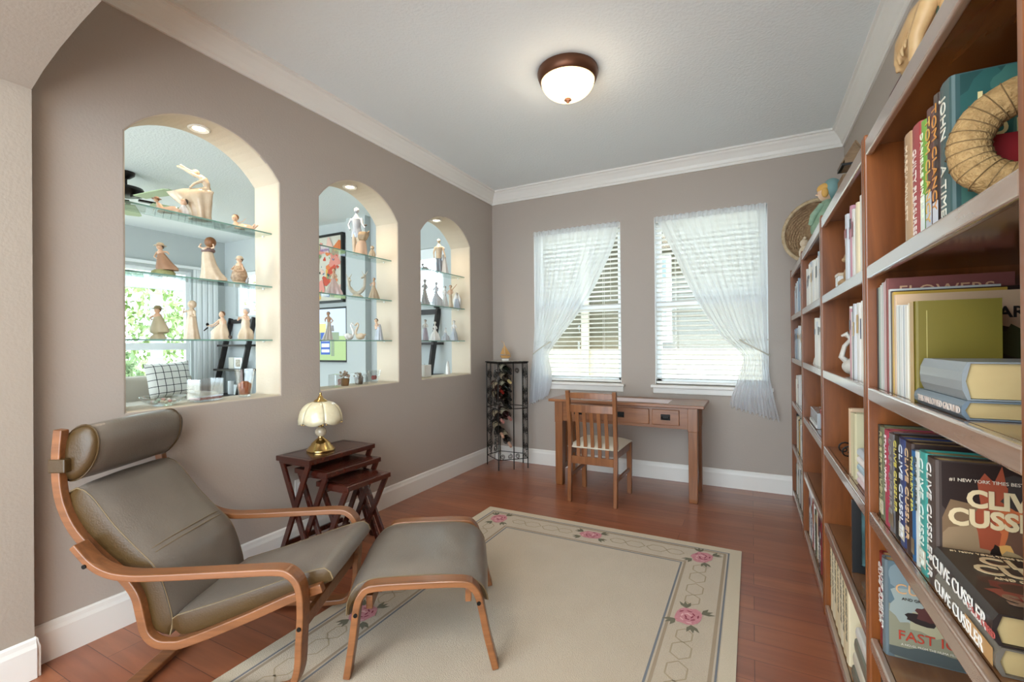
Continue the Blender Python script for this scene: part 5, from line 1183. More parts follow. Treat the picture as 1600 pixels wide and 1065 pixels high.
def loft(mb, rings, n=40, fold=0, fa=0.0, tw=0.0):
    """rings: (cx, cy, z, rx, ry); folds deepen towards the first ring"""
    R = []; m_ = len(rings)
    for k, (cx, cy, z, rx, ry) in enumerate(rings):
        a_ = fa * (1 - k / (m_ - 1)) ** 0.7
        R.append([mb.bm.verts.new((cx + rx * (1 + a_ * math.cos(fold * (2 * PI * j / n) + tw * k)) * math.cos(2 * PI * j / n), cy + ry * (1 + a_ * math.cos(fold * (2 * PI * j / n) + tw * k)) * math.sin(2 * PI * j / n), z)) for j in range(n)])
    for a, b in zip(R, R[1:]):
        for j in range(n): mb.bm.faces.new((a[j], a[(j + 1) % n], b[(j + 1) % n], b[j]))
    mb.bm.faces.new(R[0][::-1]); mb.bm.faces.new(R[-1]); return mb
def S(seq, h): return [tuple(q * h for q in p) for p in seq]
GB = 'porcelain figurines on the glass shelves'
def fig(label, Y, lvl, h, gown=None, torso=None, arms=(), head=(0, 0, 0.91, 0.062), gm=None, bm_=None, hm=None, hair=1.0, hat=None, base=None, fold=9, fa=0.10, X=-2.635, rz=YAW, extras=(), legs=(), group=GB, z=None, name='figurine', lean=0):
    gm = gm or ivory; bm_ = bm_ or skin_porc; hm = hm or hair_brown
    zz = (GZ[lvl] if lvl >= 0 else SILL) + 0.0006 if z is None else z
    t = thing(name, label, 'figurine', (X, Y, zz), rz, group)
    if gown: obj('gown', loft(MB(), [(c[0] * h, c[1] * h, c[2] * h, c[3] * h, c[4] * h) for c in gown], 44, fold, fa, 0.15), gm, t, smooth=True)
    if legs:
        mb = MB()
        for pts, rr in legs: mb.tube(S(pts, h), [r * h for r in rr], 10)
        obj('trousers', mb, extras_m if False else (gm if not gown else bm_), t, smooth=True, remesh=h * 0.012)
    torso = torso or ([(0, 0, .57), (0, 0, .66), (0, 0, .76), (0, 0, .81), (0, 0, .86)], [.052, .068, .074, .04, .024])
    mb = MB(); mb.tube(S(torso[0], h), [r * h for r in torso[1]], 14)
    for a in arms:
        rr = a[1] if len(a) > 1 else (.028, .024, .018)
        mb.tube(S(a[0], h), [r * h for r in rr], 8); e = a[0][-1]; mb.ball(tuple(q * h for q in e), (0.022 * h, 0.022 * h, 0.022 * h), 6)
    hx, hy, hz, hr = head
    mb.ball((hx * h, hy * h, hz * h), (hr * h * .92, hr * h, hr * h * 1.12), 12); mb.ball((hx * h, (hy - hr) * h, (hz - hr * .1) * h), hr * h * .2, 6)
    obj('body', mb, bm_, t, smooth=True, remesh=max(0.0016, h * 0.010))
    if hair:
        mb = MB(); mb.ball((hx * h, (hy + hr * .28) * h, (hz + hr * .28) * h), (hr * h * 1.06 * hair, hr * h * 1.0 * hair, hr * h * 1.06 * hair), 10)
        if hair >= 1: mb.ball((hx * h, (hy + hr * 1.1) * h, (hz + .05 * hr) * h), hr * h * .5, 8)
        obj('hair', mb, hm, t, smooth=True, remesh=max(0.0016, h * 0.012))
    if hat:
        mb = MB(); c = (hx * h, hy * h + hr * h * .2, (hz + hr * .45) * h)
        mb.lathe([(hr * h * hat[0], 0), (hr * h * hat[0] * 1.02, hr * h * .12), (hr * h * 1.05, hr * h * .3), (hr * h * 1.0, hr * h * .75), (hr * h * .6, hr * h * 1.1), (0.001, hr * h * 1.15)], 20, c, fold=7, fa=0.04); obj('hat', mb, hat[1], t, smooth=True)
    if base:
        mb = MB(); mb.lathe([(base[0] * h, 0.0), (base[0] * h * .98, base[1] * h * .6), (base[0] * h * .7, base[1] * h), (0.002, base[1] * h * 1.02)], 24, (base[3] * h if len(base) > 3 else 0, 0, 0), fold=5, fa=0.05); obj('base', mb, base[2], t, smooth=True)
    for en, em, prims in extras:
        mb = MB()
        for p in prims:
            if p[0] == 'b': mb.ball(tuple(q * h for q in p[1]), tuple(q * h for q in p[2]), 10)
            elif p[0] == 't': mb.tube(S(p[1], h), [q * h for q in p[2]] if isinstance(p[2], (list, tuple)) else p[2] * h, 8)
            elif p[0] == 'r': loft(mb, [(c[0] * h, c[1] * h, c[2] * h, c[3] * h, c[4] * h) for c in p[1]], 32, p[2], p[3])
        obj(en, mb, em, t, smooth=True, remesh=h * 0.012)
    return t
A_ = lambda *p: (list(p),)
LADY = [(0, 0, 0, .19, .17), (0, 0, .05, .185, .165), (0, 0, .22, .145, .13), (0, 0, .42, .10, .09), (0, 0, .55, .06, .055), (0, 0, .61, .055, .05)]
# --- nearest niche, upper shelf
fig('large ivory dancer figurine with a billowing skirt and arms flung out, upper shelf', 1.425, 2, 0.300,
    gown=[(.04, 0, 0, .17, .15), (.03, 0, .10, .17, .15), (0, 0, .22, .21, .17), (-.07, 0, .34, .30, .19), (-.12, 0, .44, .36, .18), (-.135, 0, .50, .40, .15), (-.09, 0, .53, .30, .12), (.10, 0, .55, .12, .09), (.155, 0, .58, .062, .055)],
    torso=([(.155, 0, .56), (.15, 0, .64), (.11, 0, .71), (.05, -.01, .765), (.01, -.01, .79)], [.052, .058, .064, .052, .026]),
    arms=[A_((.09, -.05, .74), (-.06, -.07, .80), (-.22, -.06, .90), (-.33, -.05, .95)), A_((.06, .05, .78), (-.10, .05, .86), (-.22, .02, .93), (-.31, .0, .99)), A_((.13, -.05, .70), (.0, -.10, .62), (-.06, -.12, .55))],
    head=(-.05, -.01, .83, .058), bm_=ivory, gm=ivory, hm=ivory, hair=1.1, fold=7, fa=0.12)
fig('small reclining lady figurine in a brimmed hat left of the dancer', 1.262, 2, 0.084, gown=[(.25, 0, 0, .62, .28), (.3, 0, .15, .6, .25), (.35, 0, .3, .4, .16), (.5, 0, .36, .2, .1)], torso=([(-.15, 0, .2), (-.3, 0, .45), (-.42, 0, .62)], [.16, .14, .07]),
    arms=[A_((-.25, -.1, .45), (-.5, -.12, .25), (-.6, -.1, .05))], head=(-.48, 0, .78, .13), hat=(1.9, brown_dress), gm=skin_porc, fold=5)
fig('tiny dark haired child figurine at the foot of the dancer', 1.335, 2, 0.085, X=-2.60, gown=[(0, 0, 0, .3, .3), (0, 0, .2, .3, .28), (0, 0, .45, .2, .2), (0, 0, .6, .12, .12)], torso=([(0, 0, .5), (0, 0, .62)], [.14, .08]), head=(0, 0, .80, .2), hm=hair_dark, gm=white_porc, fold=6)
fig('small child figurine lying on its front with brown hair, right end of the upper shelf', 1.655, 2, 0.088, gown=[(.25, 0, 0.02, .62, .22), (.25, 0, .15, .6, .2), (.2, 0, .3, .4, .14), (.1, 0, .36, .15, .1)], torso=([(-.2, 0, .2), (-.32, 0, .42), (-.35, 0, .55)], [.17, .15, .07]),
    arms=[A_((-.3, -.1, .4), (-.6, -.15, .15), (-.85, -.12, .1)), A_((-.25, .1, .45), (.1, .1, .55), (.3, .1, .75))], head=(-.36, 0, .76, .2), extras=[('feet', skin_porc, [('t', [(.8, 0, .15), (.95, 0, .35)], [.08, .05]), ('t', [(.85, .1, .12), (1.1, .1, .3)], [.08, .05])])], gm=skin_porc, fold=5)
# middle shelf
fig('bonneted girl figurine in a brown swinging skirt on a mossy base, nearest niche', 1.258, 1, 0.170, gown=[(.12, 0, .16, .30, .22), (.10, 0, .22, .31, .22), (.03, 0, .38, .22, .17), (-.03, 0, .55, .14, .12), (-.07, 0, .66, .09, .085)], torso=([(-.07, 0, .62), (-.09, 0, .72), (-.10, 0, .78)], [.09, .09, .04]), arms=[A_((-.15, -.06, .7), (-.2, -.1, .55), (-.08, -.15, .48)), A_((-.02, 0, .72), (.12, 0, .70), (.16, 0, .64))], head=(-.11, 0, .85, .09), hat=(1.75, ivory), hm=hair_dark, gm=brown_dress, base=(.30, .17, green_base), fold=6, fa=.08)
fig('tall ivory lady figurine with thick curly brown hair and a trailing gown, nearest niche', 1.478, 1, 0.238, gown=[(.10, 0, 0, .30, .16), (.11, 0, .05, .29, .16), (.06, 0, .18, .22, .14), (.01, 0, .38, .16, .12), (-.02, 0, .56, .13, .11), (-.03, 0, .68, .11, .09)], torso=([(-.03, 0, .66), (-.02, 0, .72), (0, 0, .78)], [.11, .12, .05]), arms=[A_((-.10, -.03, .74), (-.2, -.05, .78), (-.13, -.08, .83)), A_((.08, -.03, .74), (.16, -.06, .76), (.14, -.06, .82))], head=(.02, 0, .87, .075), hair=1.55, extras=[('shawl', mat('shawl_plum', '6d5752', 0.6), [('r', [(-.02, 0, .655, .14, .115), (-.01, 0, .70, .15, .12), (0, 0, .75, .09, .08)], 8, .05)])], fold=7, fa=.08)
fig('seated figurine in brown floral wrap with a pale hat, right end of the middle shelf', 1.647, 1, 0.172, gown=[(0, 0, .10, .20, .18), (0, 0, .2, .26, .22), (.01, 0, .36, .24, .2), (0, 0, .5, .19, .16), (0, 0, .62, .12, .11)], torso=([(0, 0, .58), (0, 0, .68), (0, 0, .74)], [.12, .11, .05]), arms=[A_((-.12, -.05, .62), (-.2, -.12, .48), (-.05, -.2, .44)), A_((.12, -.05, .62), (.2, -.1, .45), (.05, -.2, .42))], head=(0, 0, .81, .095), hat=(1.35, ivory), hm=hair_dark, gm=mat('floral_brown', '8a6a4c', 0.45, var=(70, 'c4a889', 0.4)), base=(.2, .12, ivory), fold=5, fa=.06, extras=[('little_dog', grey_porc, [('b', (.26, 0, .10), (.05, .05, .09)), ('b', (.28, 0, .2), (.04, .04, .04))])])
# lower shelf
fig('girl figurine in a wide brimmed hat and sage cape, left end of the lower shelf', 1.232, 0, 0.172, gown=[(0, 0, 0, .22, .18), (0, 0, .06, .2, .17), (.02, 0, .14, .13, .12), (.05, 0, .2, .25, .19), (.04, 0, .3, .25, .19), (.02, 0, .5, .16, .14), (0, 0, .66, .1, .09)], torso=([(0, 0, .62), (-.02, 0, .7), (-.02, 0, .76)], [.1, .1, .045]), arms=[A_((-.1, -.04, .68), (-.17, -.1, .6), (-.06, -.15, .56))], head=(-.02, 0, .84, .085), hat=(1.7, mat('hat_olive', '8d8560', 0.6)), gm=mat('cape_sage', 'a9a184', 0.45, var=(18, 'c2b99b', 0.6)), fold=6, fa=.07)
fig('pale standing girl figurine holding flowers to her face, lower shelf of the nearest niche', 1.388, 0, 0.205, gown=[(0, 0, 0, .19, .16), (0, 0, .05, .18, .155), (0, 0, .3, .14, .12), (0, 0, .55, .11, .095), (0, 0, .66, .09, .08)], torso=([(0, 0, .62), (0, 0, .72), (0, 0, .79)], [.09, .1, .045]), arms=[A_((-.09, -.03, .74), (-.17, -.08, .68), (-.11, -.12, .78)), A_((.09, -.03, .74), (.14, -.06, .58), (.04, -.12, .6))], head=(0, 0, .88, .08), gm=ivory, bm_=ivory, hm=ivory, hair=1.25, fold=8, fa=.08)
fig('crouching girl figurine reaching forward with a watering can', 1.532, 0, 0.160, gown=[(.05, 0, 0, .33, .2), (.03, 0, .12, .3, .19), (.0, 0, .28, .3, .17), (.06, 0, .42, .2, .14), (.12, 0, .54, .12, .1)], torso=([(.12, 0, .5), (.12, 0, .64), (.10, 0, .76)], [.11, .11, .045]), arms=[A_((.05, -.05, .7), (-.15, -.08, .52), (-.36, -.08, .46)), A_((.02, .05, .7), (-.15, .06, .5), (-.34, .05, .44))], head=(.08, 0, .86, .095), gm=ivory, fold=6, fa=.07, extras=[('watering_can', dark_metal, [('b', (-.42, 0, .52), (.05, .05, .06)), ('t', [(-.4, 0, .42), (-.55, 0, .3)], [.03, .02])]), ('cat', hair_dark, [('b', (.36, 0, .07), (.08, .06, .07)), ('b', (.3, 0, .16), (.04, .04, .045))])])
fig('kneeling child figurine playing a little horn, right end of the lower shelf', 1.682, 0, 0.185, gown=[(0, 0, 0, .22, .2), (0, 0, .12, .24, .2), (.02, 0, .26, .2, .17), (0, 0, .38, .12, .11), (0, 0, .5, .13, .12), (0, 0, .64, .1, .09)], torso=([(0, 0, .6), (0, 0, .72), (0, 0, .78)], [.1, .11, .05]), arms=[A_((-.1, -.03, .72), (-.2, -.1, .6), (-.13, -.14, .7)), A_((.1, -.03, .72), (.18, -.08, .62), (.03, -.15, .68))], head=(.01, 0, .88, .09), hm=grey_porc, hair=1.1, gm=ivory, fold=6, fa=.1)
# --- middle niche
fig('tall grey jacketed gentleman figurine holding a bird, upper shelf of the middle niche', 2.545, 2, 0.362, gown=None, legs=[([(-.05, 0, 0), (-.05, 0, .28), (-.03, 0, .52)], [.03, .045, .06]), ([(.06, 0, 0), (.06, 0, .28), (.03, 0, .52)], [.03, .045, .06])], gm=ivory,
    torso=([(0, 0, .46), (0, 0, .6), (0, 0, .74), (0, 0, .80), (0, 0, .85)], [.075, .085, .095, .05, .028]), arms=[A_((-.1, 0, .76), (-.17, 0, .62), (-.12, -.05, .52)), A_((.1, 0, .76), (.14, -.04, .62), (.2, -.08, .55))], head=(0, 0, .92, .055), bm_=grey_porc, hm=white_porc,
    extras=[('coat_tails', grey_porc, [('r', [(0, .02, .36, .12, .07), (0, .01, .48, .105, .08), (0, 0, .6, .085, .07)], 5, .1)]), ('bird', hair_dark, [('b', (.22, -.08, .60), (.035, .02, .025))]), ('basket_of_leaves', mat('leaf_bronze', '8d7150', 0.5, var=(40, 'bda684', 0.6)), [('r', [(.13, -.02, .30, .08, .07), (.14, -.02, .40, .12, .09), (.16, -.02, .47, .10, .08)], 6, .15), ('t', [(.2, 0, .42), (.27, 0, .50)], [.03, .015])]), ('rock', skin_porc, [('r', [(.08, .02, 0, .13, .09), (.09, .02, .2, .11, .08), (.11, .02, .30, .08, .07)], 5, .1)])])
fig('tiny ivory hooded figurine at the right end of the upper shelf, middle niche', 2.705, 2, 0.098, gown=[(0, 0, 0, .24, .22), (0, 0, .3, .28, .24), (0, 0, .55, .2, .18), (0, 0, .7, .1, .1)], torso=([(0, 0, .6), (0, 0, .72)], [.16, .1]), head=(0, 0, .84, .15), bm_=ivory, hm=ivory, gm=ivory)
fig('lady figurine in a wide pale pink gown at the left end, middle niche', 2.328, 1, 0.192, gown=[(.02, 0, 0, .30, .2), (.02, 0, .08, .29, .2), (.01, 0, .3, .2, .16), (0, 0, .5, .1, .09), (0, 0, .6, .07, .065)], arms=[A_((-.07, -.02, .76), (-.14, -.06, .66), (-.1, -.1, .56)), A_((.07, -.02, .76), (.14, -.06, .66), (.08, -.1, .56))], gm=mat('pale_pink_porcelain', 'd9c8c2', 0.2, coat=0.5, var=(20, 'c9b0b4', 0.6)), hm=hair_dark)
t = thing('deer_ornament', 'two pale antelope heads on curving necks joined at one base, middle niche', 'figurine', (-2.635, 2.545, GZ[1] + 0.0006), YAW)
stone = mat('carved_stone', 'a79f8c', 0.5, var=(30, 'c3bba8', 0.6))
obj('base', MB().lathe([(0.05, 0), (0.048, 0.008), (0.03, 0.02), (0.012, 0.035), (0.003, 0.04)], 24, sx=1, sy=.6), stone, t, smooth=True)
for s in (-1, 1):
    mb = MB(); hh = 0.155 if s > 0 else 0.135
    mb.tube(smoothpath([(0, 0, .03), (s * .03, 0, .045), (s * .055, 0, .08), (s * .06, 0, hh - .02), (s * .062, 0, hh)], 4), [0.014] * 8 + [0.010] * 9, 10)
    mb.ball((s * .058, -.004, hh + .004), (.012, .014, .014), 8); mb.tube([(s * .055, -.006, hh), (s * .038, -.02, hh - .012)], [.009, .005], 8)
    for q in (-1, 1): mb.tube([(s * .06, 0, hh + .01), (s * .06 + q * .016, 0, hh + .03), (s * .06 + q * .022, 0, hh + .045)], [.004, .003, .0015], 6)
    obj('neck_and_head', mb, stone, t, smooth=True)
fig('lady figurine in a bell shaped beige gown at the right end, middle niche', 2.722, 1, 0.174, gown=[(0, 0, 0, .25, .2), (0, 0, .1, .23, .19), (0, 0, .35, .15, .13), (-.01, 0, .55, .08, .075), (-.01, 0, .63, .07, .06)], arms=[A_((-.07, -.02, .76), (-.15, -.06, .66), (-.09, -.1, .6))], gm=mat('beige_gown', 'c3ae93', 0.35, var=(16, 'a68f74', 0.6)))
fig('slender lady figurine turning in a long white dress, lower shelf of the middle niche', 2.280, 0, 0.204, gown=[(-.04, 0, 0, .18, .13), (-.03, 0, .08, .16, .12), (0, 0, .3, .1, .09), (.02, 0, .5, .07, .065), (.02, 0, .62, .055, .05)], torso=([(.02, 0, .58), (.01, 0, .68), (0, 0, .78), (0, 0, .84)], [.052, .06, .062, .024]), arms=[A_((-.06, -.02, .77), (-.1, -.05, .7), (-.08, -.08, .64)), A_((.06, 0, .77), (.15, 0, .66), (.08, 0, .58))], head=(-.01, 0, .9, .06), gm=white_porc, hm=hair_dark, extras=[('parasol', grey_porc, [('t', [(.14, 0, .5), (.14, 0, .3)], [.03, .05])])])
t = thing('swan_ornament', 'pair of white porcelain swans with necks forming a heart, lower shelf', 'figurine', (-2.635, 2.520, GZ[0] + 0.0006), YAW)
for s, cc in ((-1, white_porc), (1, ivory)):
    mb = MB(); mb.ball((s * .042, 0, .026), (.034, .022, .024), 12); mb.tube([(s * .06, 0, .03), (s * .085, 0, .045)], [.016, .003], 8); mb.ball((s * .05, -.012, .034), (.024, .012, .018), 8)
    mb.tube(smoothpath([(s * .018, 0, .03), (s * .008, 0, .055), (s * .018, 0, .085), (s * .028, 0, .11), (s * .022, 0, .126), (s * .010, 0, .118), (s * .004, 0, .105)], 4), [.009] * 10 + [.0065] * 12 + [.005] * 3, 10)
    sw = obj('swan', mb, cc, t, smooth=True, remesh=0.0018); 
t = thing('crystal_bird', 'tiny clear crystal bird beside the swans, middle niche', 'figurine', (-2.63, 2.632, GZ[0] + 0.0006), YAW)
obj('body', MB().ball((0, 0, .02), (.018, .014, .02), 6), crystal, t); obj('head', MB().ball((-.006, 0, .046), (.009, .008, .009), 6), crystal, t)
fig('embracing couple figurine in grey, right end of the lower shelf, middle niche', 2.760, 0, 0.175, gown=[(.05, 0, 0, .20, .15), (.05, 0, .1, .18, .14), (.06, 0, .35, .14, .12), (.06, 0, .55, .11, .1), (.05, 0, .72, .08, .08)], torso=([(-.02, 0, .5), (-.04, 0, .66), (-.06, 0, .78)], [.1, .1, .05]), arms=[A_((-.1, -.05, .7), (.02, -.12, .64), (.1, -.12, .62)), A_((.1, -.04, .72), (.0, -.12, .7), (-.1, -.1, .66))], head=(-.07, 0, .88, .085), gm=grey_porc, hm=hair_dark)
# --- farthest niche
fig('groom and bride figurine, black and white, upper shelf of the farthest niche', 3.578, 2, 0.330, gown=None, legs=[([(-.05, 0, 0), (-.045, 0, .25), (-.03, 0, .48)], [.04, .05, .06]), ([(.05, 0, 0), (.045, 0, .25), (.03, 0, .48)], [.04, .05, .06])], gm=mat('trouser_grey', '83888f', 0.3, coat=0.4),
    torso=([(0, 0, .42), (0, 0, .56), (0, 0, .74), (0, 0, .81), (0, 0, .86)], [.085, .085, .10, .055, .028]), arms=[A_((-.1, 0, .77), (-.15, 0, .6), (-.14, 0, .46)), A_((.1, 0, .77), (.15, 0, .6), (.19, -.03, .46))], head=(0, 0, .93, .052), bm_=ivory, hm=grey_porc, hair=1.02,
    extras=[('bride_gown', white_porc, [('r', [(.14, .08, 0, .12, .12), (.14, .08, .2, .09, .09), (.14, .08, .45, .05, .05), (.13, .08, .55, .05, .05)], 6, .1), ('b', (.12, .08, .72), (.05, .05, .06))])])
fig('small figurine lying beside the bride and groom, farthest niche', 3.365, 2, 0.062, gown=[(0, 0, 0, .6, .3), (0, 0, .3, .5, .26), (.1, 0, .5, .2, .15)], torso=([(-.2, 0, .4), (-.3, 0, .6)], [.18, .1]), head=(-.35, 0, .8, .18), gm=grey_porc, bm_=grey_porc, hm=hair_dark)
nm3 = [('lady figurine in a slim grey gown, left end of the middle shelf, farthest niche', 3.380, .246, .16, grey_porc), ('lady figurine in a full bustled grey gown, second from the left, farthest niche', 3.552, .240, .20, grey_porc), ('lady figurine with a shawl, third from the left on the middle shelf, farthest niche', 3.690, .215, .15, white_porc), ('thin figurine with brown hair and raised stick, fourth from the left, farthest niche', 3.785, .235, .09, ivory)]
for k, (l_, yy, hh, rr, mm) in enumerate(nm3):
    fig(l_, yy, 1, hh, gown=[(.06 if k == 1 else .02, 0, 0, rr, rr * .85), (.05 if k == 1 else .02, 0, .08, rr * .97, rr * .8), (.04 if k == 1 else .0, 0, .3, rr * (.95 if k == 1 else .72), rr * .7), (0, 0, .5, .07, .07), (-.01, 0, .6, .052, .05)], arms=[A_((-.07, -.02, .76), (-.11, -.06, .64), (-.05, -.1, .56)), A_((.07, -.02, .76), (.11, -.06, .64), (.04, -.1, .6))] + ([A_((.05, 0, .76), (.12, 0, .85), (.26, 0, 1.0))] if k == 3 else []), gm=mm, bm_=mm if k < 3 else skin_porc, hm=hair_dark if k != 3 else hair_brown, X=-2.65)
fig('white angel figurine with folded wings, right end of the middle shelf, farthest niche', 3.865, 1, 0.168, X=-2.63, gown=[(0, 0, 0, .2, .16), (0, 0, .3, .16, .13), (0, 0, .6, .09, .08)], gm=mat('pale_blue_porcelain', 'b9c2cf', 0.15, coat=0.6), bm_=white_porc, hm=hair_dark, head=(0, 0, .88, .07), extras=[('wings', white_porc, [('r', [(-.1, .09, .2, .1, .03), (-.14, .1, .55, .12, .03), (-.08, .09, .9, .03, .02)], 3, .05), ('r', [(.1, .09, .2, .1, .03), (.14, .1, .55, .12, .03), (.08, .09, .9, .03, .02)], 3, .05)])])
nm4 = [('standing lady figurine in lilac, left end of the lower shelf, farthest niche', 3.368, .194, .15, mat('lilac_porcelain', 'b7b3c6', 0.15, coat=0.6), 0), ('lady figurine in a wide white skirt and bonnet, second on the lower shelf, farthest niche', 3.512, .176, .27, white_porc, 1), ('low seated grey figurine, third on the lower shelf of the farthest niche', 3.682, .126, .34, grey_porc, 2), ('standing girl figurine in a blue grey skirt, right end of the lower shelf, farthest niche', 3.825, .204, .19, grey_porc, 0)]
for l_, yy, hh, rr, mm, kk in nm4:
    fig(l_, yy, 0, hh, gown=[(0, 0, 0, rr, rr * .8), (0, 0, .1, rr * .97, rr * .78), (0, 0, .32, rr * .8, rr * .66), (0, 0, .5, .09, .085), (0, 0, .6, .065, .06)], arms=[A_((-.07, -.02, .76), (-.13, -.06, .64), (-.07, -.1, .56)), A_((.07, -.02, .76), (.13, -.06, .64), (.06, -.1, .6))], gm=mm, bm_=white_porc, hm=hair_dark if kk != 1 else white_porc, hat=(1.5, white_porc) if kk == 1 else None, X=-2.64)
# --- things on the sills
ZS = SILL + 0.0008
def spiral_bowl(t, r, h, n=28):
    obj('bowl', MB().lathe([(r * .45, 0), (r * .5, .004), (r * .8, h * .45), (r, h), (r * .97, h), (r * .76, h * .5), (r * .45, .008), (.002, .007)], n, fold=14, fa=0.03), crystal, t, smooth=False)
t = thing('crystal_bowl', 'low cut crystal bowl of sweets on the sill of the nearest niche', 'bowl', (-2.60, 1.235, ZS)); spiral_bowl(t, .095, .045)
rnd = random.Random(2); cands = [cmat('c98f8a'), cmat('c9c0a8'), cmat('a8c0b0'), white_porc]
for k in range(14):
    a = k * 2.4; r = .012 * math.sqrt(k) * 1.15; o = obj('wrapped_sweet', MB().ball((0, 0, 0), (.012, .009, .008), 6), cands[k % 4], loc=(-2.60 + r * math.cos(a), 1.235 + r * math.sin(a), ZS + .018 + (.010 if k < 4 else .002 * (k % 3)))); tag(o, '%s wrapped sweet lying in the low crystal bowl' % ['pink', 'cream', 'pale green', 'white'][k % 4], 'sweet', 'sweets in the crystal bowl')
t = thing('crystal_dish', 'square clear crystal vase with red beads on the sill of the nearest niche', 'vase', (-2.60, 1.437, ZS), math.radians(12))
mb = MB(); w, l, hh, th = .042, .072, .118, .006
for a in ((-w, w, -l, -l + th), (-w, w, l - th, l), (-w, -w + th, -l + th, l - th), (w - th, w, -l + th, l - th)): mb.box(a[0], a[1], a[2], a[3], .010, hh)
mb.box(-w, w, -l, l, 0, .0098); obj('walls', mb, crystal, t)
o = obj('red_beads', MB().box(-w + th + .001, w - th - .001, -l + th + .001, l - th - .001, .0105, .022), mat('red_beads', 'b5636a', 0.2, coat=0.8, var=(120, 'e3d6d6', 0.5)), t); o['kind'] = 'stuff'
t = thing('crystal_vase', 'tall cut crystal vase with red potpourri on the sill of the nearest niche', 'vase', (-2.60, 1.652, ZS))
obj('vase', MB().lathe([(.030, 0), (.031, .006), (.034, .03), (.046, .12), (.052, .158), (.049, .158), (.042, .12), (.030, .03), (.027, .012), (.002, .011)], 24, fold=12, fa=.035), crystal, t)
o = obj('potpourri', MB().lathe([(.024, .014), (.030, .045), (.033, .07), (.015, .088), (.002, .09)], 16, fold=5, fa=.12), mat('potpourri', '93332b', 0.7, var=(90, 'b9773f', 0.5)), t, smooth=True); o['kind'] = 'stuff'
t = thing('glass_block', 'clear glass block with red engraved letters on the sill of the middle niche', 'ornament', (-2.60, 2.305, ZS), math.radians(20)); obj('block', MB().box(-.03, .03, -.045, .045, 0, .088), crystal, t, bevel=.004); obj('engraving', MB().box(.0305, .031, -.022, .022, .015, .055), mat('engraved_red', 'a8626a', 0.4, var=(60, 'd9d4d4', 0.35)), t)
def plantpot(label, y, potm, leafm, h):
    t = thing('dried_flower_basket', label, 'basket', (-2.61, y, ZS))
    obj('pot', MB().lathe([(.025, 0), (.03, .02), (.033, .05), (.030, .052)], 18), potm, t, smooth=True)
    rnd = random.Random(int(y * 100)); mb = MB()
    for k in range(26):
        a = rnd.uniform(0, 6.28); r = rnd.uniform(0, .034); mb.ball((r * math.cos(a), r * math.sin(a), .055 + rnd.uniform(0, h)), (.008, .008, .007), 5)
    o = obj('blossoms', mb, leafm, t); o['kind'] = 'stuff'
plantpot('small brown basket of dried pink flowers on the sill of the middle niche', 2.400, mat('pot_brown', '7a5a38', 0.8), mat('dried_pink', 'b98f90', 0.8, var=(60, '7d8560', 0.5)), .05)
plantpot('small pot with a brown dried plant on the sill of the middle niche', 2.535, mat('pot_dark', '5b4630', 0.7), mat('dried_brown', '7d6a4e', 0.8), .03)
t = thing('glass_box', 'open clear glass box around the brown dried plant', 'box', (-2.61, 2.535, ZS - .0003)); mb = MB()
for a in ((-.045, .045, -.05, -.047), (-.045, .045, .047, .05), (-.045, -.042, -.047, .047), (.042, .045, -.047, .047)): mb.box(a[0], a[1], a[2], a[3], 0, .085)
obj('panes', mb, crystal, t)
t = thing('crystal_heart_bowl', 'round crystal bowl with a red heart at the right of the middle sill', 'bowl', (-2.60, 2.680, ZS)); spiral_bowl(t, .052, .095); obj('red_heart', MB().ball((0, -.010, .040), (.013, .016, .018), 8).ball((0, .010, .040), (.013, .016, .018), 8), cmat('a8404a'), t, smooth=True)
t = thing('candle_block', 'white rectangular candle block at the left of the farthest sill', 'candle', (-2.63, 3.345, ZS)); obj('wax', MB().box(-.04, .04, -.045, .045, 0, .11), white_porc, t, bevel=.004); obj('wick', MB().cyl((0, 0, 0), .0015, .11, .12, 6), black, t)
t = thing('porcelain_cone', 'slim white porcelain cone at the right of the farthest sill', 'ornament', (-2.63, 3.700, ZS)); obj('cone', MB().lathe([(.026, 0), (.026, .01), (.018, .07), (.010, .12), (.003, .13)], 20), white_porc, t, smooth=True)

# ================================================================== the next room, beyond the niches
RX, RY, RZ2 = -7.50, 4.45, 2.90
struct('floor_next_room', MB().box(RX - 0.2, XB, -3.0, RY + 0.2, -0.08, 0.0), mat('floor_pale', 'b5a893', 0.4))
struct('ceiling_next_room', MB().box(RX - 0.2, XL, -3.0, RY + 0.2, RZ2, RZ2 + 0.1), ceil_m)
W2 = [(-7.22, -6.42), (-4.05, -3.21)]; WZ = (1.715, 2.40)
mb = MB(); xs = [RX - 0.12, W2[0][0], W2[0][1], W2[1][0], W2[1][1], XB]
for i in (0, 2, 4): mb.box(xs[i], xs[i + 1], RY, RY + 0.14, 0, RZ2)
for a, b in W2: mb.box(a, b, RY, RY + 0.14, 0, WZ[0]); mb.box(a, b, RY, RY + 0.14, WZ[1], RZ2)
struct('wall_next_back', mb, wall_blue)
struct('trim_20', MB().box(-4.69, -4.36, RY - 0.10, RY - 0.0005, 0, RZ2), wall_blue); struct('trim_21', MB().box(-6.30, -6.02, RY - 0.10, RY - 0.0005, 0, RZ2), wall_blue)
Y0, Y1, Z0, Z1 = 1.15, 3.94, 0.50, 2.37
mb = MB(); mb.box(RX - 0.14, RX, -3.0, Y0, 0, RZ2); mb.box(RX - 0.14, RX, Y1, RY + 0.14, 0, RZ2); mb.box(RX - 0.14, RX, Y0, Y1, 0, Z0); mb.box(RX - 0.14, RX, Y0, Y1, Z1, RZ2)
struct('wall_next_left', mb, wall_blue)
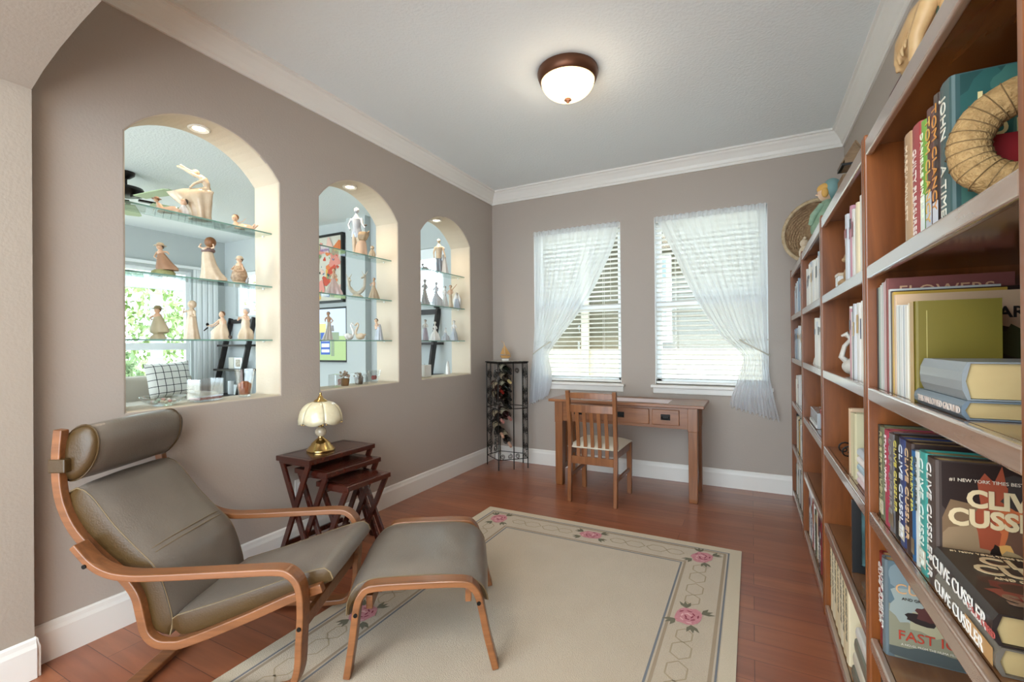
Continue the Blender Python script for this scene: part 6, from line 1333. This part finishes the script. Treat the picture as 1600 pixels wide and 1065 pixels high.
def win2(n, axis, pos, a, b, z0, z1, mull=(), trans=()):
    mb = MB(); w = 0.05
    def bx(u0, u1, za, zb, d=0.03):
        if axis == 'y': mb.box(u0, u1, pos - d, pos + d, za, zb)
        else: mb.box(pos - d, pos + d, u0, u1, za, zb)
    bx(a, a + w, z0, z1); bx(b - w, b, z0, z1); bx(a + w, b - w, z0, z0 + w); bx(a + w, b - w, z1 - w, z1)
    for m_ in mull: bx(m_ - .025, m_ + .025, z0 + w, z1 - w, .028)
    for m_ in trans: bx(a + w, b - w, m_ - .05, m_ + .05, .034)
    o = struct('window_%d' % n, mb, vinyl)
    mb = MB()
    if axis == 'y': mb.box(a + w, b - w, pos - .003, pos + .003, z0 + w, z1 - w)
    else: mb.box(pos - .003, pos + .003, a + w, b - w, z0 + w, z1 - w)
    obj('glass_pane', mb, pane, o); return o
win2(3, 'y', RY + .07, *W2[0], *WZ, mull=(-6.96,)); win2(4, 'y', RY + .07, *W2[1], *WZ, trans=(2.33,))
win2(5, 'x', RX - .07, Y0, Y1, Z0, Z1, mull=(1.9, 2.75), trans=(1.25,))
# stacked vertical blinds beside the big window
t = thing('vertical_blind', 'stack of pale vertical blind slats at the far side of the big window', 'blind', (RX + .06, 4.12, 0))
for k in range(9): obj('slat', MB().box(-.004 + .012 * (k % 2), .0 + .012 * (k % 2), -.17 + .04 * k, -.135 + .04 * k, .06, 2.40), vinyl, t)
obj('track', MB().box(-.03, .03, -1.2, .2, 2.405, 2.44), vinyl, t)
# ladder shelves
def ladder(label, x0, x1):
    t = thing('ladder_shelf', label, 'shelf', ((x0 + x1) / 2, RY - .2, 0), group='pair of leaning ladder shelves'); w = (x1 - x0) / 2; esp = mat('espresso', '1d120e', 0.4)
    for s in (-1, 1): obj('rail', MB().bar((s * w, -.20, 0.0), (s * w, .178, 1.68), 0.028, 0.075, up=(0, 1, 0)), esp, t)
    obj('top_bar', MB().box(-w, w, .155, .185, 1.60, 1.66), esp, t)
    for z, d in ((.10, .36), (.51, .32), (.90, .26), (1.27, .20)):
        yb = .19; s = obj('shelf', MB().box(-w - .06, w + .06, yb - d, yb, z - .03, z), esp, t)
    return t
ladder('dark leaning ladder shelf seen through the nearest niche', -7.30, -6.72); ladder('dark leaning ladder shelf seen through the farthest niche', -3.86, -3.27)
for k, (x, z, w, h, c, l_) in enumerate(((-7.13, .51, .05, .20, vinyl, 'left white pillar candle on the ladder shelf'), (-6.98, .51, .05, .15, vinyl, 'shorter white pillar candle beside the tall one on the ladder shelf'))):
    o = obj('pillar_candle', MB().lathe([(w, 0), (w, h), (w * .5, h - .005), (.003, h - .006)], 20), c, loc=(x, RY - .13, z + .0006), smooth=True); tag(o, l_, 'candle')
t = thing('photo_block', 'small framed print on the upper rung of the ladder shelf', 'framed print', (-6.98, RY - .11, .9006)); obj('frame', MB().box(-.10, .10, -.01, .01, 0, .17), vinyl, t, bevel=.003); obj('print', MB().box(-.06, .06, -.0115, -.0105, .03, .14), mat('sepia_print', '8c7b66', 0.5, var=(30, 'cfc6b5', 0.4)), t)
t = thing('photo_block', 'white upright card left of the framed print on the ladder shelf', 'card', (-7.16, RY - .11, .9006)); obj('card', MB().box(-.06, .06, -.006, .006, 0, .17), paperw, t)
# painting and television
t = thing('floral_painting', 'tall black framed painting of loose colourful flowers above the television', 'painting', (-5.33, RY - .03, 1.82)); w, h = .52, .93
mb = MB()
for a in ((-w, -w + .03, 0, h), (w - .03, w, 0, h), (-w + .03, w - .03, 0, .03), (-w + .03, w - .03, h - .03, h)): mb.box(a[0], a[1], -.025, .025, a[2], a[3])
obj('frame', mb, black, t); obj('canvas', MB().box(-w + .03, w - .03, -.005, .015, .03, h - .03), mat('canvas_cream', 'cfcabb', 0.9), t)
rnd = random.Random(12); pal = ['c4472f', 'd98a7c', 'd9a94f', 'd8783f', '7f9a6a', 'e0b7a8', '5c6f86', 'c9ccb0', '3f4a3c']; mb = MB()
for k in range(130):
    mb.mi = rnd.choice([0, 0, 1, 1, 2, 3, 4, 5, 6, 7, 8]) ; cx, cz = rnd.uniform(-.44, .44), rnd.uniform(.1, .82); r = rnd.uniform(.02, .085); st = rnd.uniform(.4, 1)
    if mb.mi in (4, 6, 8): r *= .5
    a0 = rnd.uniform(0, 3); ps = []
    for j in range(12):
        a = 2 * PI * j / 12; q = r * (1 + .25 * math.sin(3 * a + a0)); u = q * math.cos(a); v = q * st * math.sin(a); ps.append((max(-w + .032, min(w - .032, cx + u * math.cos(a0) - v * math.sin(a0))), -.0052 - k * .00008, max(.032, min(h - .032, cz + u * math.sin(a0) + v * math.cos(a0)))))
    mb.quad(*ps)
obj('brushwork', mb, [cmat(c) for c in pal], t)
t = thing('television', 'black framed wall television showing a golf course scoreboard', 'television', (-5.33, RY - .03, 1.02)); w, h = .60, .74
obj('bezel', MB().box(-w, w, -.025, .025, 0, h), black, t, bevel=.004)
def em(n, c, s=0.5): return mat('screen_' + n, c, 0.4, emit=(c, s))
mb = MB(); W_, H_ = w - .025, h - .025
scr = [(-W_, W_, .35, H_, 0), (-W_, W_, .025, .35, 1), (-.15, .45, .30, .40, 2), (.10, .28, .10, .40, 3), (.115, .265, .13, .17, 4), (.115, .265, .20, .25, 4), (.115, .265, .28, .31, 4), (.30, .36, .08, .30, 2), (.08, .2, .40, .52, 5), (-.45, .0, .12, .27, 4)]
for k, (a, b, c, d, m_) in enumerate(scr): mb.mi = m_; mb.quad((a, -.0255 - k * .0003, c), (b, -.0255 - k * .0003, c), (b, -.0255 - k * .0003, d), (a, -.0255 - k * .0003, d))
obj('screen', mb, [em('sky', 'b9c3d9'), em('grass', '9aae78'), em('trees', '7c8a70'), em('blue', '2f4f9c'), em('white', 'd5dbe0'), em('yellow', 'd3c47c')], t)
# sofa with a plaid cushion
sofa_m = mat('sofa_beige', 'b3aa9b', 0.9, bump=(200, 0.3))
t = thing('sofa', 'beige upholstered sofa under the big window of the next room', 'sofa', (-6.85, 2.55, 0))
obj('base', MB().box(-.35, .50, -1.15, 1.15, .10, .42), sofa_m, t, bevel=.04, seg=4); obj('backrest', MB().box(-.42, -.14, -1.15, 1.15, .20, .86), sofa_m, t, bevel=.06, seg=5)
for s in (-1, 1): obj('armrest', MB().box(-.35, .50, min(s * 1.15, s * .95), max(s * 1.15, s * .95), .15, .64), sofa_m, t, bevel=.05, seg=4); obj('seat_cushion', MB().box(-.13, .52, min(s * .01, s * .93), max(s * .01, s * .93), .425, .56), sofa_m, t, bevel=.04, seg=4)
def plaid():
    m = bpy.data.materials.new('plaid_cushion'); m.use_nodes = True; nt = m.node_tree; N = nt.nodes; L = nt.links; b = N['Principled BSDF']; b.inputs['Roughness'].default_value = .9
    tc = N.new('ShaderNodeTexCoord'); br = N.new('ShaderNodeTexBrick'); br.offset = 0; br.inputs['Scale'].default_value = 1; br.inputs['Brick Width'].default_value = .088; br.inputs['Row Height'].default_value = .088; br.inputs['Mortar Size'].default_value = .0042; br.inputs['Mortar Smooth'].default_value = 0
    br.inputs['Color1'].default_value = lin('d5d3cc'); br.inputs['Color2'].default_value = lin('d5d3cc'); br.inputs['Mortar'].default_value = lin('26262a')
    mp = N.new('ShaderNodeMapping'); mp.inputs['Rotation'].default_value = (0, math.radians(90), 0); L.new(tc.outputs['Object'], mp.inputs[0])
    sx = N.new('ShaderNodeSeparateXYZ'); cx = N.new('ShaderNodeCombineXYZ'); L.new(tc.outputs['Object'], sx.inputs[0]); L.new(sx.outputs[1], cx.inputs[0]); L.new(sx.outputs[2], cx.inputs[1]); L.new(cx.outputs[0], br.inputs['Vector']); L.new(br.outputs[0], b.inputs['Base Color']); return m
mb = MB(); g = {}
for sd in (-1, 1):
    for i in range(15):
        for j in range(15):
            u, v = i / 7 - 1, j / 7 - 1; k = (1 - u ** 4) * (1 - v ** 4); g[sd, i, j] = mb.bm.verts.new((sd * .075 * k ** .6, u * .27 * (1 - .06 * (1 - v * v)), v * .23 * (1 - .06 * (1 - u * u))))
    for i in range(14):
        for j in range(14): mb.bm.faces.new((g[sd, i, j], g[sd, i + 1, j], g[sd, i + 1, j + 1], g[sd, i, j + 1]))
o = obj('throw_cushion', mb, plaid(), weld=True, smooth=True, loc=(-6.825, 3.32, .815)); o.rotation_euler = (math.radians(3), math.radians(-14), 0); tag(o, 'white cushion with a black windowpane check leaning on the sofa', 'cushion')
# ceiling fan
t = thing('ceiling_fan', 'dark bronze ceiling fan with pale blades in the next room', 'ceiling fan', (-5.25, 2.19, RZ2)); dk = mat('fan_bronze', '1c1512', 0.35, metal=.5)
obj('canopy', MB().lathe([(.02, 0), (.075, -.002), (.07, -.03), (.035, -.06), (.02, -.065)], 28, cap=False), dk, t, smooth=True); obj('downrod', MB().cyl((0, 0, 0), .014, -.14, -.05, 12), dk, t)
obj('motor_housing', MB().lathe([(.02, -.13), (.08, -.135), (.135, -.15), (.15, -.18), (.13, -.215), (.06, -.235), (.003, -.237)], 32), dk, t, smooth=True)
bl = mat('fan_blade', 'a5b48c', 0.45)
for k in range(5):
    a = math.radians(8 + 72 * k); M_ = Matrix.Rotation(a, 4, 'Z')
    mb = MB(); mb.prism([(.20, -.055), (.62, -.075), (.66, -.05), (.66, .05), (.62, .075), (.20, .055)], -.262, -.254, 'z', mtx=M_ @ Matrix.Rotation(math.radians(10), 4, 'X') if False else M_)
    b_ = obj('blade', mb, bl, t); obj('blade_arm', MB().box(.10, .24, -.018, .018, -.253, -.235, mtx=M_), dk, b_)

# ================================================================== outdoors
tag(obj('outdoor_ground', MB().box(-30, 20, YF + .6, 30, -.35, -.30).box(-30, RX - .3, -15, YF + .6, -.35, -.30), mat('outdoor_paving', 'b5b0a0', 0.9)), 'pale ground outside the windows', 'ground', kind='structure')
# neighbouring house beyond the desk windows
stucco = mat('stucco_tan', '5a5442', 0.9, bump=(40, .3)); sunlit_and_spout = mat('stucco_cream', 'a9a28f', 0.9)
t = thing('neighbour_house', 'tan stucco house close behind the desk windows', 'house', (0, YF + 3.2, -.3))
obj('wall', MB().box(-4.2, 5, 0, .3, 0, 3.2), stucco, t); obj('lower_band', MB().box(-4.2, 5, -.06, -.001, 0, 1.45), sunlit_and_spout, t)
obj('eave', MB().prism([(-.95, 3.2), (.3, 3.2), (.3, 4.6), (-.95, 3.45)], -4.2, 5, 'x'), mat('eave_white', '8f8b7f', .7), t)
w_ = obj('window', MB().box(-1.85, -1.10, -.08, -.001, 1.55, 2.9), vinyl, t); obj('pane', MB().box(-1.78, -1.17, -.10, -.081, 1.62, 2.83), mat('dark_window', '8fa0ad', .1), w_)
obj('downspout', MB().box(-2.55, -2.42, -.12, -.062, 0, 3.2), sunlit_and_spout, t)
# covered porch and planting beyond the big window
t = thing('porch', 'white arched porch front outside the big window', 'porch', (RX - 2.2, 2.6, -.3)); wp = mat('porch_white', '9aa2a6', .6)
for y in (-3.6, .1, 1.91, 4.0): obj('post', MB().box(-.07, .07, y - .07, y + .07, 0, 2.50), wp, t)
for a, b in ((-3.6, .1), (.1, 4.0)):
    n = 16; mb = MB(); pr = None
    for i in range(n):
        u0, u1 = i / n, (i + 1) / n; f = lambda u: 2.43 + .18 * (1 - (2 * u - 1) ** 2) ** .5; ya, yb = a + (b - a) * u0, a + (b - a) * u1; mb.prism([(ya, f(u0)), (yb, f(u1)), (yb, 2.90), (ya, 2.90)], -.07, .07, 'x')
    obj('arched_header', mb, wp, t)
def bush(label, x, y, z, r, n, cols, seed, cat='tree', name='leafy_tree', trunk=True):
    t = thing(name, label, cat, (x, y, -.3), group='trees beyond the porch'); rnd = random.Random(seed); mb = MB(); cs = [mat('leaf_' + c, c, .5) for c in cols]
    for k in range(n):
        a, b = rnd.uniform(0, 6.28), math.acos(rnd.uniform(-1, 1)); q = r * rnd.uniform(.35, 1) ** .5; p = Vector((q * math.sin(b) * math.cos(a) * .8, q * math.sin(b) * math.sin(a), q * math.cos(b) + z)); e = Euler((rnd.uniform(0, 6), rnd.uniform(0, 6), rnd.uniform(0, 6))).to_matrix(); s = rnd.uniform(.05, .10)
        mb.mi = rnd.randrange(len(cs)); mb.quad(*[p + e @ Vector(v) * s for v in ((-1, 0, 0), (0, -.5, 0), (1, 0, 0), (0, .5, .1))])
    o = obj('foliage', mb, cs, t); o['kind'] = 'stuff'
    if trunk:
        mb = MB(); mb.tube([(0, 0, 0), (.05, .03, z * .6), (0, 0, z)], [.07, .055, .03], 8); obj('trunk', mb, mat('bark', '5b4a3b', .9), t, smooth=True)
LC = ['7f9a55', '9bb277', 'b6c795', '67803f']
bush('leafy tree behind the porch, left of the post', RX - 4.5, 1.6, 1.9, 1.5, 2600, LC, 1); bush('leafy tree behind the porch, right of the post', RX - 4.2, 4.75, 2.0, 1.5, 2600, LC, 2); bush('low bush in front of the porch by the sofa', RX - 1.5, 3.4, 1.1, .55, 900, ['8fa67a', 'a9bd92', '7d9466'], 3, 'bush', 'garden_bush'); bush('farthest tree behind the porch at the left', RX - 5.5, -2.0, 2.1, 1.7, 2400, LC, 4)
bush('tree behind the porch at the far right', RX - 5.0, 8.2, 2.0, 1.7, 2000, LC, 5)
